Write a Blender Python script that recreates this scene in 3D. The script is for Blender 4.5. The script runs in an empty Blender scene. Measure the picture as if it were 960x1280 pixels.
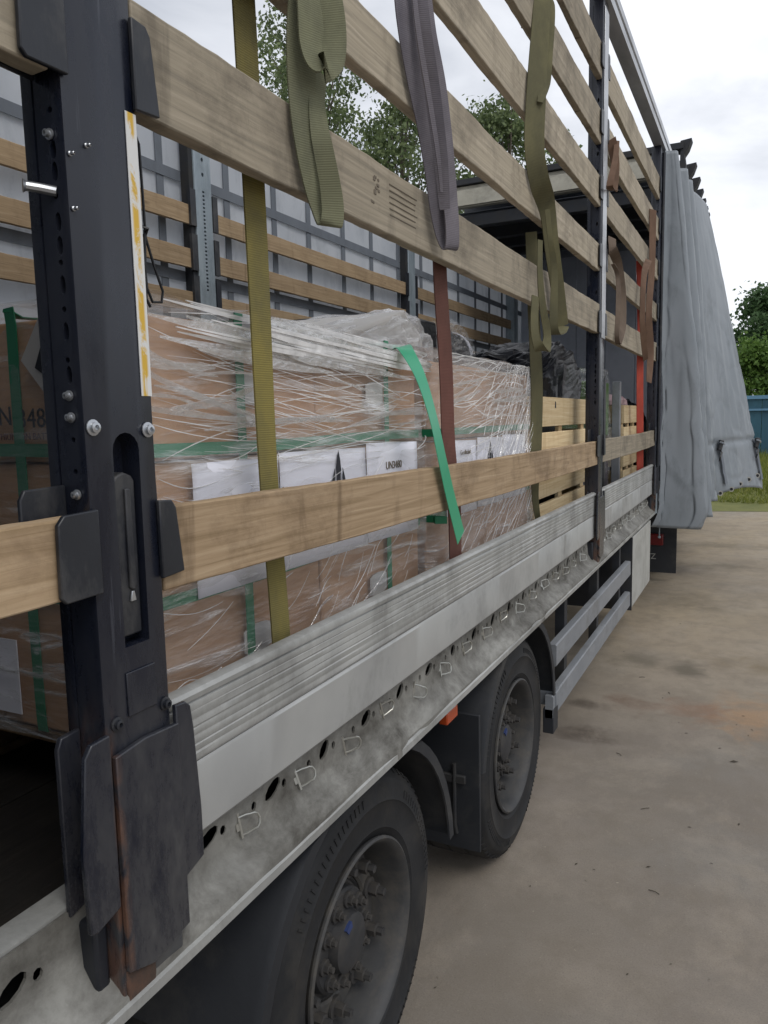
import bpy, bmesh, math, random
import numpy as np
from mathutils import Vector, Matrix, noise as mn
R_ = math.radians
rnd = random.Random(7)
S = bpy.context.scene
COL = S.collection

# ------------------------------------------------------------------ camera
cd = bpy.data.cameras.new('camera'); cam = bpy.data.objects.new('camera', cd); COL.objects.link(cam); S.camera = cam
cd.sensor_fit = 'VERTICAL'; cd.sensor_height = 24; cd.lens = 948/1280*24; cd.clip_start = .02; cd.clip_end = 900
CR = ((0.89608324, 0.44333402, -0.02213102), (0.03391792, -0.11809743, -0.99242258), (-0.4425883, 0.8885426, -0.1208621))
right, down, fwd = [Vector(v) for v in CR]
M = Matrix((right, -down, -fwd)).transposed().to_4x4(); M.translation = (.81, 0, 1.78)
cam.matrix_world = M

# ------------------------------------------------------------------ sky: overcast, thin bright cloud
W = bpy.data.worlds.new('World'); S.world = W; W.use_nodes = True
nt = W.node_tree; N = nt.nodes; L = nt.links; N.clear()
wo = N.new('ShaderNodeOutputWorld'); bg = N.new('ShaderNodeBackground'); bc = N.new('ShaderNodeBackground'); ms = N.new('ShaderNodeMixShader')
sky = N.new('ShaderNodeTexSky'); sky.sky_type = 'NISHITA'; sky.sun_disc = False; sky.sun_elevation = R_(52); sky.sun_rotation = R_(120)
L.new(sky.outputs[0], bg.inputs[0]); bg.inputs[1].default_value = .1
tc = N.new('ShaderNodeTexCoord'); mp = N.new('ShaderNodeMapping'); mp.inputs['Scale'].default_value = (1.0, 1.0, 2.4); mp.inputs['Location'].default_value = (1.9, .35, .2)
n1 = N.new('ShaderNodeTexNoise'); n1.inputs['Scale'].default_value = 1.9; n1.inputs['Detail'].default_value = 7; n1.inputs['Roughness'].default_value = .52; n1.inputs['Distortion'].default_value = .4
cr = N.new('ShaderNodeValToRGB'); e = cr.color_ramp.elements
e[0].position = .36; e[0].color = (.36, .38, .42, 1); e[1].position = .62; e[1].color = (.78, .79, .82, 1)
L.new(tc.outputs['Generated'], mp.inputs[0]); L.new(mp.outputs[0], n1.inputs[0]); L.new(n1.outputs[0], cr.inputs[0])
L.new(cr.outputs[0], bc.inputs[0]); bc.inputs[1].default_value = 1.0
ms.inputs[0].default_value = .9
L.new(bg.outputs[0], ms.inputs[1]); L.new(bc.outputs[0], ms.inputs[2]); L.new(ms.outputs[0], wo.inputs[0])
sd = bpy.data.lights.new('sun', 'SUN'); sd.energy = .7; sd.angle = R_(25); sd.color = (1, .96, .9)
sun = bpy.data.objects.new('sun', sd); COL.objects.link(sun); sun.rotation_euler = (R_(38), 0, R_(60)); sun.location = (20, 10, 40)
S.view_settings.view_transform = 'Standard'; S.view_settings.look = 'None'; S.view_settings.exposure = .62; S.view_settings.gamma = 1
S.cycles.transparent_max_bounces = 24; S.cycles.max_bounces = 8

# ------------------------------------------------------------------ materials
def lin(h):
    h = h.lstrip('#'); o = []
    for i in (0, 2, 4):
        c = int(h[i:i+2], 16)/255; o.append(c/12.92 if c <= .04045 else ((c+.055)/1.055)**2.4)
    return (*o, 1)
class Mat:
    def __init__(s, name):
        s.m = bpy.data.materials.new(name); s.m.use_nodes = True; s.t = s.m.node_tree; s.N = s.t.nodes; s.L = s.t.links
        s.b = s.N['Principled BSDF']; s.out = s.N['Material Output']; s.tc = s.N.new('ShaderNodeTexCoord')
    def noise(s, scale, sc=(1, 1, 1), det=5, dist=0, loc=(0, 0, 0), rot=(0, 0, 0), rough=.55):
        mp = s.N.new('ShaderNodeMapping'); mp.inputs['Scale'].default_value = sc; mp.inputs['Location'].default_value = loc; mp.inputs['Rotation'].default_value = rot
        n = s.N.new('ShaderNodeTexNoise'); n.inputs['Scale'].default_value = scale; n.inputs['Detail'].default_value = det; n.inputs['Distortion'].default_value = dist; n.inputs['Roughness'].default_value = rough
        s.L.new(s.tc.outputs['Object'], mp.inputs[0]); s.L.new(mp.outputs[0], n.inputs[0]); return n.outputs[0]
    def ramp(s, src, *st):
        r = s.N.new('ShaderNodeValToRGB'); el = r.color_ramp.elements
        while len(el) < len(st): el.new(.5)
        for q, (p, c) in zip(el, st):
            q.position = p; q.color = c if isinstance(c, (tuple, list)) else (c, c, c, 1)
        s.L.new(src, r.inputs[0]); return r.outputs[0]
    def mix(s, f, a, b, mode='MIX'):
        x = s.N.new('ShaderNodeMix'); x.data_type = 'RGBA'; x.blend_type = mode
        for i, v in ((0, f), (6, a), (7, b)):
            if hasattr(v, 'is_linked'): s.L.new(v, x.inputs[i])
            else: x.inputs[i].default_value = v
        return x.outputs[2]
    def math(s, op, a, b=0.):
        x = s.N.new('ShaderNodeMath'); x.operation = op
        for i, v in ((0, a), (1, b)):
            if hasattr(v, 'is_linked'): s.L.new(v, x.inputs[i])
            else: x.inputs[i].default_value = v
        return x.outputs[0]
    def sep(s):
        x = s.N.new('ShaderNodeSeparateXYZ'); s.L.new(s.tc.outputs['Object'], x.inputs[0]); return x.outputs
    def set(s, **k):
        nm = dict(col='Base Color', rough='Roughness', metal='Metallic', spec='Specular IOR Level', alpha='Alpha', coat='Coat Weight', trans='Transmission Weight')
        for a, v in k.items():
            i = s.b.inputs[nm[a]]
            if hasattr(v, 'is_linked'): s.L.new(v, i)
            else: i.default_value = v
        return s
    def bump(s, h, strength=.3, dist=.002):
        b = s.N.new('ShaderNodeBump'); b.inputs['Strength'].default_value = strength; b.inputs['Distance'].default_value = dist
        s.L.new(h, b.inputs['Height']); s.L.new(b.outputs[0], s.b.inputs['Normal']); return b.outputs[0]
def dirty(name, c1, c2, dirt, scale=8, stretch=(1, 1, 1), rough=(.4, .7), metal=0, amt=(.45, .7), bump=.2, bscale=60, spec=.5):
    m = Mat(name); c1, c2, dirt = lin(c1), lin(c2), lin(dirt)
    a = m.ramp(m.noise(scale, stretch, 6), (.35, c1), (.65, c2))
    d = m.noise(scale*.55, stretch, 12, .25, (3, 7, 1), rough=.74)
    f = m.ramp(d, (amt[0], 0.), (amt[1], 1.))
    col = m.mix(f, a, dirt)
    m.set(col=col, rough=m.ramp(d, (.3, rough[0]), (.7, rough[1])), metal=metal, spec=spec)
    m.bump(m.noise(bscale, stretch, 4), bump, .002)
    return m.m
def plain(name, c, rough=.6, metal=0, spec=.5):
    return Mat(name).set(col=lin(c), rough=rough, metal=metal, spec=spec).m
def wood(name, c1, c2, c3, grime, gamt=(.5, .75), along='Y', sc=1.0):
    m = Mat(name); st = {'Y': (26, .8, 26), 'Z': (26, 26, .8), 'X': (.8, 26, 26)}[along]
    oi = m.N.new('ShaderNodeObjectInfo')
    g = m.noise(3.2*sc, st, 8, .8); a = m.ramp(g, (.3, lin(c1)), (.5, lin(c2)), (.68, lin(c3)))
    f = m.ramp(m.noise(3.6, (1, .8, 1), 12, .3, (2, 5, 9), rough=.74), (gamt[0], 0.), (gamt[1], 1.))
    col = m.mix(f, a, lin(grime))
    vs_ = m.ramp(m.noise(4, (1, 2.6, .5), 6, .6, (6, 6, 1), rough=.6), (.56, 0.), (.70, .55)); col = m.mix(vs_, col, lin(grime))
    kn = m.ramp(m.noise(2.3, (1.5, 1.1, 2.2), 3, .6, (9, 1, 4)), (.69, 0.), (.74, 1.)); col = m.mix(kn, col, lin('#4a3626'))
    hs = m.N.new('ShaderNodeHueSaturation'); m.L.new(col, hs.inputs['Color']); hs.inputs['Saturation'].default_value = .95
    mr = m.N.new('ShaderNodeMapRange'); m.L.new(oi.outputs['Random'], mr.inputs[0]); mr.inputs[3].default_value = .76; mr.inputs[4].default_value = 1.12
    m.L.new(mr.outputs[0], hs.inputs['Value'])
    m.set(col=hs.outputs[0], rough=.78, spec=.25); m.bump(g, .35, .003); return m.m

M_post = None
def mk_post():
    m = Mat('black post paint'); x = m.sep()
    d = m.noise(9, (1, 1, .35), 12, .25, (1, 2, 3), rough=.75)
    low = m.N.new('ShaderNodeMapRange'); m.L.new(x[2], low.inputs[0]); low.inputs[1].default_value = 1.5; low.inputs[2].default_value = 1.0; low.clamp = True
    f = m.math('MULTIPLY', m.ramp(d, (.38, 0.), (.64, .9)), m.math('ADD', m.math('MULTIPLY', low.outputs[0], .5), .08))
    col = m.mix(f, lin('#131826'), lin('#6a6966'))
    sc = m.ramp(m.noise(30, (1, 3, .12), 4, .3), (.66, 0.), (.72, .5)); col = m.mix(sc, col, lin('#4a4d55'))
    # rust blooms near the lower welded corner
    yr = m.N.new('ShaderNodeMapRange'); m.L.new(m.math('ABSOLUTE', m.math('SUBTRACT', x[1], .741)), yr.inputs[0]); yr.inputs[1].default_value = .013; yr.inputs[2].default_value = .003; yr.clamp = True
    zr = m.N.new('ShaderNodeMapRange'); m.L.new(x[2], zr.inputs[0]); zr.inputs[1].default_value = 1.42; zr.inputs[2].default_value = 1.2; zr.clamp = True
    rf = m.math('MULTIPLY', m.math('MULTIPLY', yr.outputs[0], zr.outputs[0]), m.ramp(m.noise(26, (1, 1, .5), 8, 1.), (.4, 0.), (.58, 1.)))
    col = m.mix(m.math('MULTIPLY', rf, .85), col, lin('#66493a'))
    m.set(col=col, rough=m.ramp(d, (.35, .14), (.7, .5)), spec=.55); m.bump(m.noise(6, (1, 1, .35), 4), .22, .006); return m.m
M_post = mk_post()
M_blk = dirty('black worn steel', '#1a1d24', '#22252c', '#5c5a57', 9, (1, 1, .5), (.25, .6), amt=(.5, .8))
M_rust = dirty('rusty steel', '#2f2a27', '#40342c', '#584033', 22, rough=(.7, .9), amt=(.5, .65), bump=.5)
M_alu = dirty('dirty aluminium', '#a0a19f', '#b0b1ae', '#6b6a66', 5, (1, 1.4, .8), (.42, .6), metal=.35, amt=(.47, .78), bump=.12)
M_alu2 = dirty('smooth dirty aluminium', '#a3a4a3', '#b2b3b1', '#6f6e6a', 3.5, (1, 1, .8), (.4, .6), metal=.35, amt=(.5, .8), bump=.06)
M_rail = dirty('galvanised rail with road dirt', '#7d7c77', '#96958f', '#46433d', 9, (1, .7, 1), (.5, .75), metal=.25, amt=(.40, .66), bump=.35, bscale=35)
M_galv = dirty('galvanised post', '#8d99a1', '#9ca7ad', '#6c757a', 12, (1, 1, .4), (.4, .6), metal=.3, amt=(.5, .75), bump=.08)
M_toprail = dirty('aluminium roof rail', '#b3b5b8', '#c5c7ca', '#84868a', 6, (1, .3, 1), (.3, .5), metal=.6, amt=(.5, .8), bump=.05)
M_wire = plain('bright galvanised wire', '#aeaea8', .3, .85)
M_bolt = plain('zinc bolt', '#b9bcc0', .3, .8)
M_dark = plain('painted hole shade', '#191a1d', .8)
M_under = dirty('dark chassis paint', '#1d2026', '#24272d', '#35332f', 7, rough=(.6, .85))
M_tyre = dirty('tyre rubber', '#1e1f21', '#28292b', '#4a4640', 5, rough=(.6, .85), amt=(.48, .85), bump=.25, bscale=90, spec=.3)
M_rim = dirty('dusty steel rim', '#3b3c3e', '#484848', '#625d55', 9, rough=(.5, .75), metal=.3, amt=(.5, .75))
M_hub = dirty('grimy hub', '#2f3032', '#3a3a3c', '#4f4a43', 14, rough=(.6, .8), metal=.2, amt=(.45, .7))
M_blue = plain('blue plastic', '#2a3a66', .6)
M_mud = dirty('black plastic mudguard', '#1d2025', '#24272c', '#4a4844', 5, rough=(.5, .8), amt=(.5, .8))
M_guard = dirty('grey painted side guard', '#777b80', '#84878b', '#5c5a56', 5, (1, .6, 1), (.45, .65), amt=(.5, .75))
M_panel = dirty('pale grey box panel', '#a2a39f', '#aeafab', '#7b7972', 4, (1, .7, 1), (.45, .65), amt=(.5, .8))
M_orange = plain('orange reflector', '#a8441f', .25)
M_red = plain('dark red lamp', '#6b1a1c', .3)
M_slat = wood('weathered slat', '#8f8676', '#a39884', '#b2a692', '#5f574b', (.47, .74))
M_slatw = wood('warm slat', '#9b8362', '#b29877', '#c1a887', '#6b5640', (.48, .76))
M_slatf = wood('far slat', '#8f7a5e', '#a58d6d', '#b09a7c', '#7c674e', (.5, .8))
M_pine = wood('new pine', '#cdb286', '#dcc498', '#e6d2aa', '#bea173', (.55, .9))
M_pallet = wood('old pallet', '#6a543c', '#7e664a', '#8d7556', '#4a3a2a', (.45, .7), 'X')
M_floor = wood('dark floor ply', '#221f1d', '#2b2724', '#34302c', '#191817', (.4, .7))
M_head = dirty('grey front wall', '#a9aeb9', '#b2b7c1', '#8c919c', 3, rough=(.5, .7), amt=(.5, .8), bump=.05)

def mk_fabric(name, c1, c2, dirt, weave=260, tint=None, transl=0, rough=.65, amt=(.5, .8)):
    m = Mat(name)
    a = m.ramp(m.noise(2.2, (1, 1, .5), 7, .8), (.35, lin(c1)), (.65, lin(c2)))
    f = m.ramp(m.noise(5.5, (1, 1, .45), 11, .3, (4, 2, 8), rough=.72), (amt[0], 0.), (amt[1], 1.))
    col = m.mix(f, a, lin(dirt)); m.set(col=col, rough=rough, spec=.35); m.bump(m.noise(weave, (1, 1, 1), 2), .18, .001)
    if transl:
        t = m.N.new('ShaderNodeBsdfTranslucent'); mx = m.N.new('ShaderNodeMixShader'); mx.inputs[0].default_value = transl
        m.L.new(col, t.inputs[0]); m.L.new(m.b.outputs[0], mx.inputs[1]); m.L.new(t.outputs[0], mx.inputs[2]); m.L.new(mx.outputs[0], m.out.inputs[0])
    return m.m
M_curtain = mk_fabric('grey tarpaulin', '#7b8288', '#878d93', '#62686c', rough=.45)
M_farcur = mk_fabric('pale curtain lining', '#cfd3d8', '#dadde1', '#b4b9bf', transl=.5, rough=.6)
M_webd = mk_fabric('dark curtain webbing', '#646a72', '#70767e', '#565b61', 300)
M_roofc = mk_fabric('dusty roof sheet', '#7b8088', '#8a8f96', '#65686e', transl=.4)
M_roofb = dirty('dusty beige roof bow', '#a09c8e', '#b0ac9e', '#6d6a62', 4, (1, 1, 1), (.5, .7), metal=.2, amt=(.48, .75))
def mk_web(name, c1, c2, dirt, rib=1):
    m = Mat(name); x = m.sep()
    f = m.ramp(m.noise(7, (1, 1, .6), 10, .2, rough=.7), (.42, 0.), (.70, .8))
    a = m.ramp(m.noise(10, (1, 1, .3), 5), (.35, lin(c1)), (.6, lin(c2)))
    wv = m.N.new('ShaderNodeTexWave'); wv.wave_type = 'BANDS'; wv.bands_direction = 'Z'; wv.inputs['Scale'].default_value = 72; wv.inputs['Distortion'].default_value = .5; wv.inputs['Detail'].default_value = 2
    m.L.new(m.tc.outputs['Object'], wv.inputs[0])
    col = m.mix(f, a, lin(dirt)); col = m.mix(m.math('MULTIPLY', wv.outputs['Fac'], .30), col, lin('#3b382a'))
    m.set(col=col, rough=.85, spec=.2); m.bump(wv.outputs['Fac'], .25, .0015); return m.m
M_yel = mk_web('dirty yellow webbing', '#7b7347', '#8b8049', '#5f5c48')
M_olive = mk_web('olive webbing', '#636049', '#716d50', '#515040')
M_gweb = mk_web('grey green webbing', '#75765f', '#84856b', '#5c5d50')
M_pweb = mk_web('grey purple webbing', '#75717a', '#837e85', '#5d5a60')
M_bweb = mk_web('brown webbing', '#6d5547', '#7c6353', '#544338')
M_bweb2 = mk_web('dull brown grey webbing', '#6f6156', '#7d6e62', '#564a42')
M_rweb = mk_web('red webbing', '#b0463a', '#bd5244', '#8c3d34')
M_rbweb = mk_web('faded red brown webbing', '#67453f', '#754f48', '#553d38')
M_gband = Mat('green plastic band').set(col=lin('#2f9a72'), rough=.35).m
M_gband2 = Mat('green strapping band').set(col=lin('#1f7a55'), rough=.4).m
def mk_card():
    m = Mat('brown cardboard'); oi = m.N.new('ShaderNodeObjectInfo')
    a = m.ramp(m.noise(4, (1, 1, 1), 6), (.3, lin('#b48e6e')), (.7, lin('#c49f7e')))
    a = m.mix(m.ramp(m.noise(120, (.2, .2, 1), 2), (.45, 0.), (.6, .18)), a, lin('#917260'))
    hs = m.N.new('ShaderNodeHueSaturation'); m.L.new(a, hs.inputs['Color']); mr = m.N.new('ShaderNodeMapRange'); m.L.new(oi.outputs['Random'], mr.inputs[0])
    mr.inputs[3].default_value = .86; mr.inputs[4].default_value = 1.06; m.L.new(mr.outputs[0], hs.inputs['Value'])
    m.set(col=hs.outputs[0], rough=.8, spec=.25); return m.m
M_card = mk_card()
M_paper = Mat('white paper').set(col=lin('#e3e4ee'), rough=.55).m
M_ink = plain('black print', '#22242c', .7)
M_inkf = plain('faded dark print', '#6f6659', .85)
M_inkr = plain('red brown print', '#5a2a24', .8)
M_cable = plain('black cable', '#16171a', .5)
M_bag = Mat('black plastic bag'); M_bag.set(col=lin('#0c0e15'), rough=.33, spec=.14); M_bag.bump(M_bag.noise(11, (1, 1, 1.4), 4, 1.2), .25, .02); M_bag = M_bag.m
M_grnp = plain('green painted panel', '#4a6a2e', .5)
M_handle = plain('grey white plastic handle hole', '#b9b7b4', .6)

def mk_film(name, base, streak, sc=(3, 5, 42), rot=(0, 0, 0), dens=.16):
    m = Mat(name)
    n = m.noise(1.6, sc, 6, .9, rot=rot); n2 = m.noise(2.4, (sc[0], sc[1]*.7, sc[2]*.55), 5, 1.4, (5, 3, 2), rot=(rot[0]+.35, 0, 0))
    s1 = m.ramp(n, (.55, 0.), (.70, 1.)); s2 = m.ramp(n2, (.58, 0.), (.72, 1.))
    big = m.ramp(m.noise(1.5, (1, 1.2, 2), 4, .6, (8, 8, 8)), (.35, .25), (.7, 1.))
    st = m.math('MULTIPLY', m.math('MAXIMUM', s1, s2), big)
    f = m.math('ADD', m.math('MULTIPLY', st, streak), base)
    h = m.math('ADD', n, m.math('MULTIPLY', n2, .8))
    b = m.N.new('ShaderNodeBump'); b.inputs['Strength'].default_value = .9; b.inputs['Distance'].default_value = .02; m.L.new(h, b.inputs['Height'])
    g = m.N.new('ShaderNodeBsdfGlossy'); g.inputs['Roughness'].default_value = .12; g.inputs['Color'].default_value = (.95, .95, .95, 1); m.L.new(b.outputs[0], g.inputs['Normal'])
    d = m.N.new('ShaderNodeBsdfDiffuse'); d.inputs[0].default_value = (.92, .92, .92, 1)
    gd = m.N.new('ShaderNodeMixShader'); gd.inputs[0].default_value = .45; m.L.new(g.outputs[0], gd.inputs[1]); m.L.new(d.outputs[0], gd.inputs[2])
    t = m.N.new('ShaderNodeBsdfTransparent'); t.inputs[0].default_value = (.97, .97, .97, 1)
    mx = m.N.new('ShaderNodeMixShader'); m.L.new(f, mx.inputs[0]); m.L.new(t.outputs[0], mx.inputs[1]); m.L.new(gd.outputs[0], mx.inputs[2])
    m.L.new(mx.outputs[0], m.out.inputs[0]); return m.m
M_film = mk_film('clear stretch film', .13, .8, (2, 1.3, 15))
M_film2 = mk_film('thick stretch film', .26, .65, (3, 4, 34), (.3, 0, 0))
M_film3 = mk_film('milky film sheet', .42, .45, (7, 7, 10))
M_filmb = mk_film('thin film over dark load', .10, .6, (9, 14, 20), (.8, 0, 0))
def mk_crease():
    m = Mat('gathered film crease'); t = m.N.new('ShaderNodeBsdfTransparent'); mx = m.N.new('ShaderNodeMixShader')
    m.set(col=(.95, .95, .95, 1), rough=.15, spec=.9); n = m.ramp(m.noise(14, (1, 1, 1), 3), (.25, .35), (.6, .95))  # near-white: gathered film plus painted wrinkle glints
    m.L.new(n, mx.inputs[0]); m.L.new(t.outputs[0], mx.inputs[1]); m.L.new(m.b.outputs[0], mx.inputs[2]); m.L.new(mx.outputs[0], m.out.inputs[0]); return m.m
M_crease = mk_crease()

# ------------------------------------------------------------------ mesh builder
class MB:
    def __init__(s): s.v = []; s.f = []
    def add(s, vs, fs):
        o = len(s.v); s.v += [tuple(p) for p in vs]; s.f += [tuple(i+o for i in q) for q in fs]; return s
    def box(s, x0, x1, y0, y1, z0, z1):
        return s.add([(x, y, z) for z in (z0, z1) for y in (y0, y1) for x in (x0, x1)],
                     [(0, 2, 3, 1), (4, 5, 7, 6), (0, 1, 5, 4), (2, 6, 7, 3), (0, 4, 6, 2), (1, 3, 7, 5)])
    def prism(s, poly, axis, a, b, seg=1, jit=0):
        """extrude a closed 2D polygon along an axis (poly gives the two other coordinates in xyz order)"""
        n = len(poly); vs = []; fs = []
        for k in range(seg+1):
            t = a+(b-a)*k/seg
            for i, (p, q) in enumerate(poly):
                j = jit*mn.noise((t*2.3+i*.37, i*1.7, 5.1)) if jit else 0
                if axis == 'Y': vs.append((p+j, t, q+j*.6))
                elif axis == 'X': vs.append((t, p, q))
                else: vs.append((p, q, t))
        for k in range(seg):
            for i in range(n):
                i2 = (i+1) % n; fs.append((k*n+i, k*n+i2, (k+1)*n+i2, (k+1)*n+i))
        fs.append(tuple(range(n-1, -1, -1))); fs.append(tuple(seg*n+i for i in range(n)))
        return s.add(vs, fs)
    def tube(s, pts, r, n=8, closed=False):
        pts = [Vector(p) for p in pts]; m = len(pts); rr = r if isinstance(r, (list, tuple)) else [r]*m
        vs = []; fs = []; up = Vector((.31, .17, .93)).normalized()
        for i, p in enumerate(pts):
            t = (pts[(i+1) % m]-pts[i-1]) if closed else (pts[min(i+1, m-1)]-pts[max(i-1, 0)])
            t.normalize(); a = t.cross(up)
            if a.length < 1e-3: a = t.cross(Vector((1, 0, 0)))
            a.normalize(); b = a.cross(t); up = b
            for k in range(n):
                w = 2*math.pi*k/n; vs.append(p+(a*math.cos(w)+b*math.sin(w))*rr[i])
        for i in range(m if closed else m-1):
            j = (i+1) % m
            for k in range(n): k2 = (k+1) % n; fs.append((i*n+k, i*n+k2, j*n+k2, j*n+k))
        if not closed: fs.append(tuple(range(n-1, -1, -1))); fs.append(tuple((m-1)*n+k for k in range(n)))
        return s.add(vs, fs)
    def lathe(s, prof, n=48, c=(0, 0, 0), close=True):
        """prof: (radius, x) round the X axis"""
        vs = []; fs = []; m = len(prof)
        for k in range(n):
            w = 2*math.pi*k/n
            for r, x in prof: vs.append((c[0]+x, c[1]+r*math.cos(w), c[2]+r*math.sin(w)))
        for k in range(n):
            k2 = (k+1) % n
            for i in range(m if close else m-1):
                i2 = (i+1) % m; fs.append((k*m+i, k*m+i2, k2*m+i2, k2*m+i))
        return s.add(vs, fs)
    def grid(s, fn, nu, nv, thick=0):
        P = [[Vector(fn(i/nu, j/nv)) for j in range(nv+1)] for i in range(nu+1)]; w = nv+1
        vs = [p for row in P for p in row]
        fs = [(i*w+j, (i+1)*w+j, (i+1)*w+j+1, i*w+j+1) for i in range(nu) for j in range(nv)]
        return s.add(vs, fs)
    def ribbon(s, pts, wd, width, thick=.003, sub=8):
        """band along a smooth path; wd = width direction (one or per point)"""
        pts = [Vector(p) for p in pts]; n = len(pts)
        wd = [Vector(w) for w in wd] if isinstance(wd[0], (tuple, list, Vector)) else [Vector(wd)]*n
        ww = list(width) if isinstance(width, (list, tuple)) else [width]*n
        P = []; D = []; Wd = []
        for i in range(n-1):
            p0, p1, p2, p3 = pts[max(i-1, 0)], pts[i], pts[i+1], pts[min(i+2, n-1)]
            for k in range(sub+(1 if i == n-2 else 0)):
                t = k/sub
                P.append(.5*((2*p1)+(p2-p0)*t+(2*p0-5*p1+4*p2-p3)*t*t+(3*p1-p0-3*p2+p3)*t**3))
                D.append(wd[i].lerp(wd[i+1], t)); Wd.append(ww[i]*(1-t)+ww[i+1]*t)
        vs = []; fs = []; m = len(P)
        for i in range(m):
            t = (P[min(i+1, m-1)]-P[max(i-1, 0)]).normalized(); d = (D[i]-t*D[i].dot(t)).normalized(); nn = t.cross(d)*thick/2; h = d*Wd[i]/2
            vs += [P[i]-h-nn, P[i]+h-nn, P[i]+h+nn, P[i]-h+nn]
        for i in range(m-1):
            for k in range(4): k2 = (k+1) % 4; fs.append((4*i+k, 4*i+k2, 4*i+4+k2, 4*i+4+k))
        fs += [(3, 2, 1, 0), tuple(4*(m-1)+k for k in range(4))]
        return s.add(vs, fs)

WL = {}
def wl(o): return WL.get(o.name, Vector((0, 0, 0)))
def build(name, mb, mat, parent=None, loc=(0, 0, 0), bevel=0, smooth=35, label=None, thickness=0, data=None):
    if data is None:
        me = bpy.data.meshes.new(name); me.from_pydata([tuple(p) for p in mb.v], [], mb.f); me.validate()
        b = bmesh.new(); b.from_mesh(me); bmesh.ops.recalc_face_normals(b, faces=b.faces); b.to_mesh(me); b.free()
        if smooth:
            for p in me.polygons: p.use_smooth = True
            me.set_sharp_from_angle(angle=R_(smooth))
        me.materials.append(mat)
    else: me = data
    o = bpy.data.objects.new(name, me); COL.objects.link(o)
    place(o, parent, loc)
    if thickness:
        q = o.modifiers.new('solid', 'SOLIDIFY'); q.thickness = thickness; q.offset = 0
    if bevel:
        q = o.modifiers.new('bevel', 'BEVEL'); q.width = bevel; q.segments = 2; q.limit_method = 'ANGLE'; q.angle_limit = R_(40)
    if label: o['label'] = label
    return o
def place(o, parent, loc):
    """loc is a world place; children keep it as an offset from the parent"""
    loc = Vector(loc); WL[o.name] = loc
    if parent is not None: o.parent = parent; o.location = loc-wl(parent)
    else: o.location = loc
def localise(o, parent):
    """mesh was written in world coordinates: keep it there under its parent"""
    o.matrix_parent_inverse = Matrix.Translation(-wl(parent)) ; o.location = (0, 0, 0); WL[o.name] = Vector((0, 0, 0))
def part(name, mb, mat, parent, **k):
    o = build(name, mb, mat, None, **k); o.parent = parent; localise(o, parent); return o
def tag(o, label, cat, group=None):
    o['label'] = label; o['category'] = cat
    if group: o['group'] = group
    return o
def empty(name, loc, label, cat, group=None):
    o = bpy.data.objects.new(name, None); COL.objects.link(o); o.location = loc; WL[o.name] = Vector(loc); o.empty_display_size = .1
    return tag(o, label, cat, group)
def origin_to(o, p):
    """move a top-level mesh's origin without moving the mesh"""
    p = Vector(p); o.data.transform(Matrix.Translation(-p)); o.location = p; WL[o.name] = p; return o
def cut(o, cmb):
    c = bpy.data.meshes.new('c'); c.from_pydata([tuple(p) for p in cmb.v], [], cmb.f)
    b = bmesh.new(); b.from_mesh(c); bmesh.ops.recalc_face_normals(b, faces=b.faces); b.to_mesh(c); b.free()
    co = bpy.data.objects.new('c', c); COL.objects.link(co); co.matrix_world = Matrix.Identity(4)
    md = o.modifiers.new('cut', 'BOOLEAN'); md.object = co; md.solver = 'EXACT'; md.use_self = True; md.operation = 'DIFFERENCE'
    bpy.context.view_layer.update()
    dg = bpy.context.evaluated_depsgraph_get(); me = bpy.data.meshes.new_from_object(o.evaluated_get(dg)); o.modifiers.clear()
    o.data = me; me.set_sharp_from_angle(angle=R_(35)); bpy.data.objects.remove(co); return o
def text(name, body, size, mat, parent, mtx, extrude=.0006):
    cu = bpy.data.curves.new('t', 'FONT'); cu.body = body; cu.size = size; cu.extrude = extrude; cu.align_x = 'CENTER'; cu.align_y = 'CENTER'; cu.resolution_u = 3
    to = bpy.data.objects.new('t', cu); COL.objects.link(to); bpy.context.view_layer.update()
    me = bpy.data.meshes.new_from_object(to.evaluated_get(bpy.context.evaluated_depsgraph_get())); bpy.data.objects.remove(to)
    me.transform(mtx); me.materials.clear(); me.materials.append(mat)
    o = bpy.data.objects.new(name, me); COL.objects.link(o); o.parent = parent; localise(o, parent); return o
FACE_X = Matrix(((0, 0, 1, 0), (1, 0, 0, 0), (0, 1, 0, 0), (0, 0, 0, 1)))   # text reads along +Y, faces +X
FACE_NY = Matrix(((1, 0, 0, 0), (0, 0, -1, 0), (0, 1, 0, 0), (0, 0, 0, 1)))  # text reads along +X, faces -Y
def T(x, y, z): return Matrix.Translation((x, y, z))

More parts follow.
